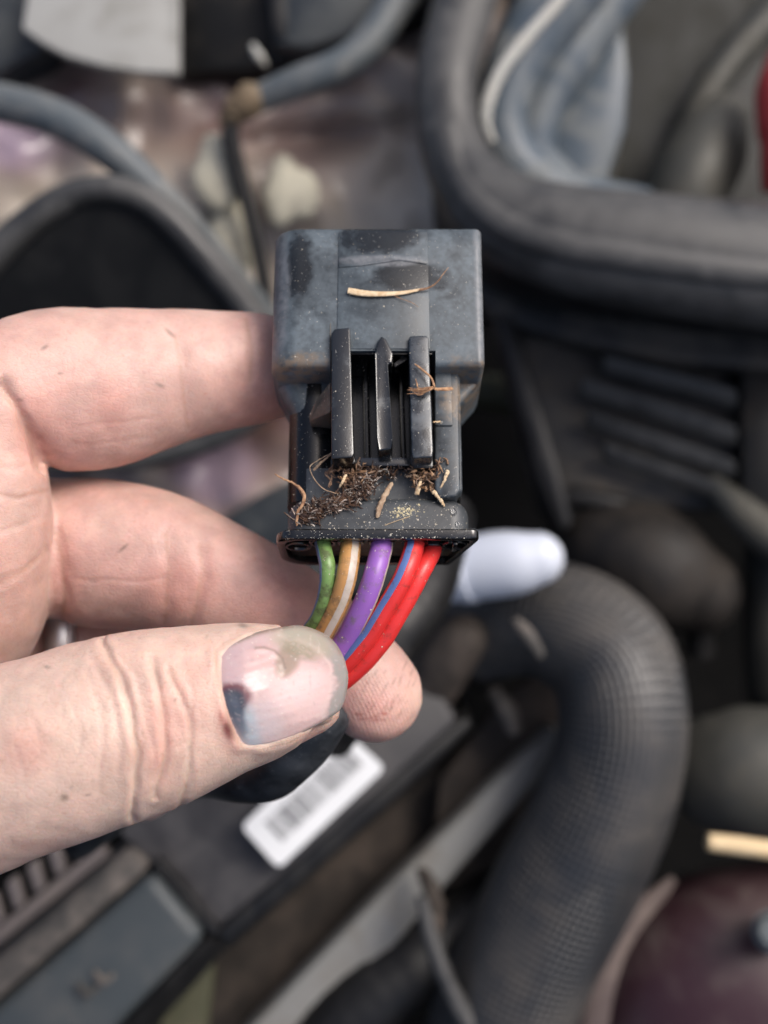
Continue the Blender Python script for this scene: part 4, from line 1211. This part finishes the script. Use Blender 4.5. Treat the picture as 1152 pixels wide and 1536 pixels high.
ct(el(448, 975, 30, 12, 25), (0.20, 0.18, 0.12), 0.5 + 0.4 * nz2)
ct((1 - sm(ed, 2, 9)) * (gy < 985), (0.22, 0.17, 0.13), 0.55)
ct(el(374, 1090, 15, 42, -16, 0.6), (0.34, 0.39, 0.43), 0.9)
ct(el(400, 1085, 22, 30, -10, 0.7), (0.50, 0.46, 0.48), 0.5)
ct(el(352, 1043, 26, 19, 12, 0.25), (0.13, 0.035, 0.045), 0.95)
ct(el(350, 1054, 22, 20, 62, 0.35), (0.035, 0.045, 0.065), 0.97)
ct(el(354, 1072, 11, 34, -20, 0.5), (0.085, 0.10, 0.13), 0.85)
ct(el(450, 1035, 34, 20, -35, 0.7), (0.64, 0.52, 0.51), 0.5)  # whitish gloss highlight put into the nail colour
ct(np.exp(-(polydist(gx, gy, [(383, 972), (396, 971), (412, 976), (424, 988), (428, 1002)]) / 2.0) ** 2), (0.16, 0.12, 0.09), 0.6)
ct((1 - sm(ed + 2.5 * nz2, 0.5, 4.0)) * np.clip(0.5 + 1.2 * nz, 0.1, 1), (0.20, 0.16, 0.12), 0.55)
ct(sm(nz2, 0.30, 0.6), (0.60, 0.52, 0.49), 0.22)
ct(sm(-nz2, 0.25, 0.6), (0.36, 0.25, 0.24), 0.25)
for k in range(22):
    ct(el(330 + 120 * rng.random(), 945 + 165 * rng.random(), 1.1, 1.1), (0.72, 0.65, 0.56), 0.5)
def nail_material():
    s = NT('nail_keratin')
    a_ = s.n('ShaderNodeAttribute'); a_.attribute_name = 'tint'
    s.l(a_.outputs['Color'], s.b.inputs['Base Color'])
    s.set(Subsurface_Weight=0.2, Subsurface_Scale=0.0008, Roughness=0.4, Coat_Weight=0.12, Coat_Roughness=0.2, Specular_IOR_Level=0.5)
    s.l(s.ramp(s.noise(420, 4, 0.6), 0.3, 0.7, 0.28, 0.52), s.b.inputs['Roughness'])
    s.bump(s.math('ADD', s.noise(1500, 5, 0.65), s.math('MULTIPLY', s.noise(420, 4, 0.6), 1.5)), 0.35, 0.09)
    return s.m
nail = mk('thumb_nail', np.vstack([top, bot]), F, nail_material(), hand, angle=60)
at = nail.data.color_attributes.new('tint', 'FLOAT_COLOR', 'POINT')
at.data.foreach_set('color', np.hstack([np.vstack([cn, cn]), np.ones((2 * len(cn), 1))]).ravel())

# silver ring on the ring finger
c0, c1 = P(94, 957, 182), P(137, 957, 182)
ax_ = (c1 - c0) / np.linalg.norm(c1 - c0); e1 = np.cross(ax_, AB); e1 /= np.linalg.norm(e1); e2 = np.cross(ax_, e1)
ro, ri, wd2 = 11.0, 9.4, np.linalg.norm(c1 - c0)
rings = []
for f, rad in ((0.0, ri), (0.0, ro - .75), (0.03, ro - .55), (0.1, ro - .3), (0.25, ro - .05), (0.45, ro + .05), (0.65, ro - .05), (0.78, ro - .25), (0.80, ro - .5), (0.83, ro - .5), (0.85, ro - .3), (0.93, ro - .3), (0.98, ro - .5), (1, ro - .7), (1, ri), (0.5, ri - .05)):
    rings.append([c0 + ax_ * wd2 * f + (e1 * math.cos(a) + e2 * math.sin(a)) * rad for a in np.arange(72) / 72 * 2 * math.pi])
rings.append(rings[0])
Vr, Fr = loft(rings, False)
sm_ = NT('silver'); sm_.set(Base_Color=(0.9, 0.91, 0.9, 1), Metallic=1.0, Roughness=0.38); sm_.bump(sm_.noise(900, 4), 0.1, 0.1)
tag(mk('finger_ring', Vr, Fr, sm_.m), 'plain silver ring on the shaded finger behind the thumb', 'ring')

# ------------------------------------------------------------------ debris on the connector
def fmat(name, a, b, rough=0.7):
    s = NT(name)
    s.l(s.mix(s.ramp(s.noise(1500, 4, 0.6), 0.35, 0.65), a, b), s.b.inputs['Base Color'])
    s.set(Roughness=rough); s.bump(s.noise(3000, 3), 0.4, 0.1)
    return s.m
M_chaff = fmat('pale_chaff', (0.52, 0.36, 0.20), (0.66, 0.52, 0.34))
M_root = fmat('root_fibre', (0.20, 0.095, 0.045), (0.40, 0.23, 0.12))
M_litter = fmat('litter_fibre', (0.055, 0.028, 0.016), (0.26, 0.15, 0.085), 0.5)
M_wet = fmat('wet_fibre', (0.022, 0.012, 0.008), (0.095, 0.052, 0.03), 0.25)
M_twig = fmat('twig', (0.24, 0.15, 0.09), (0.40, 0.29, 0.19))
def lpath(rows):
    return np.array([LWd(L(a, b, z)) for a, b, z in rows])
def strand(rows, r0, r1, n=7, m=24, jit=0.0, flat=1.0):
    p = crom(lpath(rows), m)
    if flat == 1.0 and max(r0, r1) > 0.13: flat = 0.6
    if jit:
        p += rng.standard_normal(p.shape) * jit
    r = np.linspace(r0, r1, m) * (1 + 0.22 * rng.standard_normal(m).cumsum() / math.sqrt(m)) 
    r = np.clip(r, 0.25 * min(r0, r1), 1.5 * max(r0, r1)); r[0] *= 0.6; r[-1] *= 0.45
    return tube(p, np.stack([r, r * flat], 1), n, None, 'flat', LZ)

# straw shaving on the shroud
t = thing('straw_shaving', 'pale curved straw shaving lying on the shroud top', 'straw', LWd(L(580, 438, 9)))
p = crom(lpath([(522, 436, 9.0), (545, 440, 9.05), (575, 441, 9.1), (605, 439, 9.0), (632, 434, 8.95)]), 30)
r = np.interp(np.linspace(0, 1, 30), [0, 0.1, 0.5, 1], [0.40, 0.46, 0.34, 0.15])
v, f = tube(p, np.stack([r, r * 0.45], 1), 10, None, 'flat', LZ, fn=lambda a, b: 1 + 0.12 * np.sin(np.arange(b) * 2.4)[None, :] * np.ones((a, 1)))
mk('blade', v, f, M_chaff, t)
mk('tail', *strand([(628, 435, 9.0), (642, 432, 9.2), (655, 424, 9.7), (664, 412, 10.1), (673, 401, 10.2)], 0.17, 0.05), M_root, t)
mk('side_fibre', *strand([(590, 443, 8.95), (604, 449, 8.95), (618, 454, 9.0), (628, 461, 9.0)], 0.06, 0.03), M_root, t)
# tuft of root on the outer rib
t = thing('root_tuft', 'small orange brown root tuft caught on the outer rib', 'root tuft', LWd(L(645, 580, 10)))
mk('stem', *strand([(622, 546, 9.9), (634, 555, 10.2), (646, 566, 10.6), (651, 578, 10.6), (650, 584, 10.2)], 0.10, 0.16), M_root, t)
mk('stub', *strand([(651, 583, 10.1), (662, 584, 9.2), (679, 583, 8.2)], 0.20, 0.24, jit=0.02), M_root, t)
for k in range(9):
    a = k / 8
    ex = 606 + 26 * a * rng.random() + 4; ey = 592 - 20 * a + 3 * rng.standard_normal()
    mk('rootlet', *strand([(652, 580, 10.3), (643, 586 - 5 * a, 10.3 + 0.4 * rng.random()), (628, 590 - 10 * a + 3 * rng.standard_normal(), 10.2), (ex, ey, 9.8)], 0.12, 0.045, jit=0.015), M_root, t)
# loose strands at the neck
def loose(name, label, rows, r0, r1, mat, cat='fibre', group='loose strands on the connector neck', jit=0.03, flat=1.0, m=24):
    tag(mk(name, *strand(rows, r0, r1, jit=jit, flat=flat, m=m), mat), label, cat, group)
loose('twig_splinter', 'pale brown twig splinter slanting across the middle of the collar', [(588, 724, 5.3), (580, 738, 5.6), (571, 757, 5.8), (565, 776, 5.6)], 0.28, 0.30, M_twig, 'splinter')
loose('root_strand', 'forked orange root strand hanging off the edge of the neck', [(412, 711, 7.0), (424, 718, 6.5), (440, 725, 6.0), (452, 738, 5.8), (458, 752, 5.6)], 0.10, 0.17, M_root)
loose('root_strand', 'thick curled orange root standing on the plain end of the collar', [(446, 728, 6.2), (456, 742, 6.2), (454, 756, 6.0), (447, 768, 5.8), (445, 788, 5.4)], 0.24, 0.12, M_root, flat=0.7)
loose('hair_strand', 'thin dark hair looping from the first rib to the collar', [(497, 680, 8.0), (478, 690, 7.0), (465, 702, 6.6), (474, 722, 6.4), (488, 735, 6.2), (507, 741, 5.8)], 0.06, 0.05, M_twig)
loose('root_strand', 'grey brown root bridging the neck under the first rib', [(470, 706, 6.4), (484, 692, 7.2), (500, 678, 8.0)], 0.16, 0.12, M_twig)
loose('hair_strand', 'fine pale hair lying on the bare middle of the collar', [(577, 788, 5.3), (593, 782, 5.4), (614, 775, 5.3)], 0.045, 0.03, M_chaff, jit=0)
loose('chaff_piece', 'pale oval chaff husk under the outer rib', [(632, 718, 5.8), (629, 728, 6.2), (625, 742, 5.7)], 0.16, 0.30, M_chaff, 'chaff', 'chaff on the connector neck', jit=0.02)
loose('chaff_piece', 'tan chaff piece standing in the woven clump', [(519, 712, 6.0), (514, 722, 6.4), (509, 731, 5.9)], 0.20, 0.14, M_chaff, 'chaff', 'chaff on the connector neck', jit=0.02)
loose('chaff_piece', 'broad tan chaff flake at the side plate foot', [(672, 706, 6.8), (666, 722, 6.6), (658, 736, 6.0)], 0.30, 0.22, M_chaff, 'chaff', 'chaff on the connector neck', jit=0.03, flat=0.5)
loose('chaff_piece', 'split tan chaff sliver pointing at the collar corner', [(650, 736, 6.0), (660, 748, 5.9), (667, 760, 5.5)], 0.30, 0.10, M_chaff, 'chaff', 'chaff on the connector neck', jit=0.03, flat=0.5)
loose('chaff_piece', 'small tan chip lying beside the third slot', [(610, 716, 5.6), (620, 712, 6.0), (628, 716, 5.6)], 0.16, 0.26, M_twig, 'chaff', 'chaff on the connector neck', jit=0.03, flat=0.5)
loose('root_strand', 'pale stub of root beside the side plate step', [(650, 633, 7.4), (655, 633, 7.4), (661, 632, 7.3)], 0.12, 0.10, M_chaff)

# matted fibres nobody could count
def mat_of_fibres(name, label, n, sampler, rr, mats, length, curl):
    parts = []
    for k in range(n):
        c = np.array(sampler()); d = rng.standard_normal(3); d[2] *= 0.2; d /= np.linalg.norm(d)
        ln = length * (0.4 + rng.random()); q = [c - d * ln / 2]
        for s_ in range(6):
            d = d + rng.standard_normal(3) * curl * np.array([1, 1, 0.3]); d /= np.linalg.norm(d)
            q.append(q[-1] + d * ln / 6)
        q = np.array(q); q[:, 2] = np.maximum(q[:, 2], 4.35)
        r_ = rr * (0.4 + 1.2 * rng.random())
        parts.append(tube(LWd(q), [r_, r_ * 1.1, r_, r_, r_, r_ * .8, r_ * .5], 5, None))
    o = mk(name, *merge(*parts), mats, kind='stuff')
    tag(o, label, 'fibres')
    o['kind'] = 'stuff'
    return o
wv_c = [L(*q) for q in [(455, 775, 5.4), (475, 765, 5.6), (500, 755, 5.6), (525, 745, 5.6), (545, 730, 5.6), (556, 712, 5.4)]]
def samp_wet():
    k = rng.random() * 4.999; i = int(k); t_ = k - i
    c = wv_c[i] * (1 - t_) + wv_c[i + 1] * t_
    return c + rng.standard_normal(3) * np.array([0.66, 0.46, 0.16])
mat_of_fibres('matted_fibres', 'wet dark brown woven looking fibre mat along the collar', 380, samp_wet, 0.085, M_wet, 1.9, 0.3)
mat_of_fibres('matted_fibres', 'pale glinting threads over the wet fibre mat', 110, samp_wet, 0.07, fmat('glint_fibre', (0.20, 0.14, 0.11), (0.42, 0.35, 0.30), 0.25), 1.0, 0.15)
def samp_a():
    c = L(525, 711, 5.6); return c + np.clip(rng.standard_normal(3), -1.5, 1.5) * np.array([1.8, 0.75, 0.5])
mat_of_fibres('root_litter', 'brown root litter between the first two ribs', 70, samp_a, 0.085, M_litter, 1.4, 0.35)
def samp_b():
    c = L(643, 714, 5.7); return c + np.clip(rng.standard_normal(3), -1.3, 1.3) * np.array([1.4, 1.2, 0.7])
mat_of_fibres('root_litter', 'tangled brown root litter below the outer rib', 90, samp_b, 0.08, M_litter, 1.6, 0.4)
def samp_c():
    c = L(585, 708, 5.0); return c + np.clip(rng.standard_normal(3), -1.4, 1.4) * np.array([4.0, 0.6, 0.4])
mat_of_fibres('root_litter', 'dark damp crumbs along the slot mouth', 160, samp_c, 0.08, M_wet, 1.0, 0.4)

# grit: drop grains on the connector's and wires' upper surfaces
bv = []
for o in conn.children_recursive:
    if o.type == 'MESH':
        vs = [Vector(v.co) / MM for v in o.data.vertices]
        bv.append((vs, [tuple(p.vertices) for p in o.data.polygons]))
Vm, Fm = merge(*[([v[:] for v in a], b) for a, b in bv])
bvl = BVHTree.FromPolygons([tuple(v) for v in Vm], Fm)
OCT = np.array([(1, 0, 0), (-1, 0, 0), (0, 1, 0), (0, -1, 0), (0, 0, 1), (0, 0, -1)], float)
OF = [(0, 2, 4), (2, 1, 4), (1, 3, 4), (3, 0, 4), (2, 0, 5), (1, 2, 5), (3, 1, 5), (0, 3, 5)]
def grit(name, label, n, region, size, mat):
    parts = []
    while len(parts) < n:
        x, y = region()
        h_ = bvl.ray_cast(Vector((x, y, 30)), Vector((0, 0, -1)))
        if h_[0] is None:
            n -= 1; continue
        s_ = size * rng.lognormal(0, 0.5)
        parts.append((LWd(np.array(h_[0]) + OCT * s_ * (0.6 + 0.6 * rng.random((6, 1))) * np.array([1, 1, 0.6])), OF))
    o = mk(name, *merge(*parts), mat, kind='stuff', smooth=False)
    tag(o, label, 'grit'); o['kind'] = 'stuff'
def reg(a, b, c, d, z):
    p0, p1 = L(a, d, z), L(b, c, z)
    return lambda: (p0[0] + (p1[0] - p0[0]) * rng.random(), p0[1] + (p1[1] - p0[1]) * rng.random())
M_grit = fmat('pale_grit', (0.42, 0.36, 0.26), (0.62, 0.58, 0.50))
grit('dust_grains', 'pale dust specks over the shroud', 330, reg(410, 722, 348, 545, 8), 0.035, M_grit)
grit('dust_grains', 'pale dust specks over ribs and body', 420, reg(432, 690, 545, 745, 6), 0.04, M_grit)
grit('dust_grains', 'sandy grains over the collar', 420, reg(432, 702, 745, 800, 5), 0.045, M_grit)
cl = L(608, 768, 5)
grit('sand_patch', 'sandy patch in the middle of the collar', 150, lambda: (cl[0] + 0.9 * rng.standard_normal(), cl[1] + 0.42 * rng.standard_normal()), 0.07, fmat('yellow_sand', (0.50, 0.42, 0.24), (0.62, 0.55, 0.36)))
grit('dust_grains', 'sandy grains stuck to the wires', 190, lambda: (L(480, 930, 5)[0] + 15 * rng.random(), -1 - 12 * rng.random()), 0.05, M_grit)

grit('flange_crumbs', 'pale crumbs stuck along the flange rim', 170, lambda: (fx0 + 1 + (fx1 - fx0 - 2) * rng.random(), 0.10 + 1.15 * rng.random() ** 4), 0.042, M_grit)
# flat husk flakes pressed into the wet mat
def flakes(name, label, n, sampler, mat):
    parts = []
    for k in range(n):
        c = np.array(sampler()); c[2] = max(c[2], 4.6) + 0.1
        a = rng.random() * 6.28; d = np.array([math.cos(a), math.sin(a), 0.25 * rng.standard_normal()]); l_ = 0.25 + 0.45 * rng.random()
        q = np.array([c - d * l_, c, c + d * l_]); w_ = 0.09 + 0.12 * rng.random()
        parts.append(tube(LWd(q), np.array([[0.03, 0.02], [w_, 0.04], [0.03, 0.02]]), 6, 5, 'flat', LZ))
    o = mk(name, *merge(*parts), mat, kind='stuff'); tag(o, label, 'husks'); o['kind'] = 'stuff'
flakes('husk_flakes', 'dark glossy husk flakes pressed into the wet fibre mat', 120, samp_wet, M_wet)
flakes('husk_flakes', 'brown husk flakes among the root litter', 70, lambda: samp_a() if rng.random() < .5 else samp_b(), fmat('husk', (0.13, 0.065, 0.03), (0.34, 0.20, 0.10), 0.45))
# water drops on the collar
wm = NT('water'); wm.set(Base_Color=(1, 1, 1, 1), Transmission_Weight=1.0, Roughness=0.02, IOR=1.33)
for px, py, r_, lb in ((680, 768, 0.42, 'larger clear water drop near the rounded collar corner'), (687, 786, 0.32, 'smaller clear water drop just above the flange corner'), (612, 757, 0.28, 'tiny clear water drop above the sandy patch')):
    c = L(px, py, 5.25)
    rings = [[c + np.array([r_ * math.cos(t_) * math.cos(a), 1.25 * r_ * math.cos(t_) * math.sin(a), 0.55 * r_ * math.sin(t_) - 0.02]) for a in np.arange(20) / 20 * 6.2832] for t_ in np.linspace(0, 1.5, 8)]
    v, f = loft(rings)
    tag(mk('water_drop', LWd(v), f, wm.m), lb, 'water drop', 'water drops on the collar')

for o in bpy.data.objects:
    if '_o' in o:
        del o['_o']
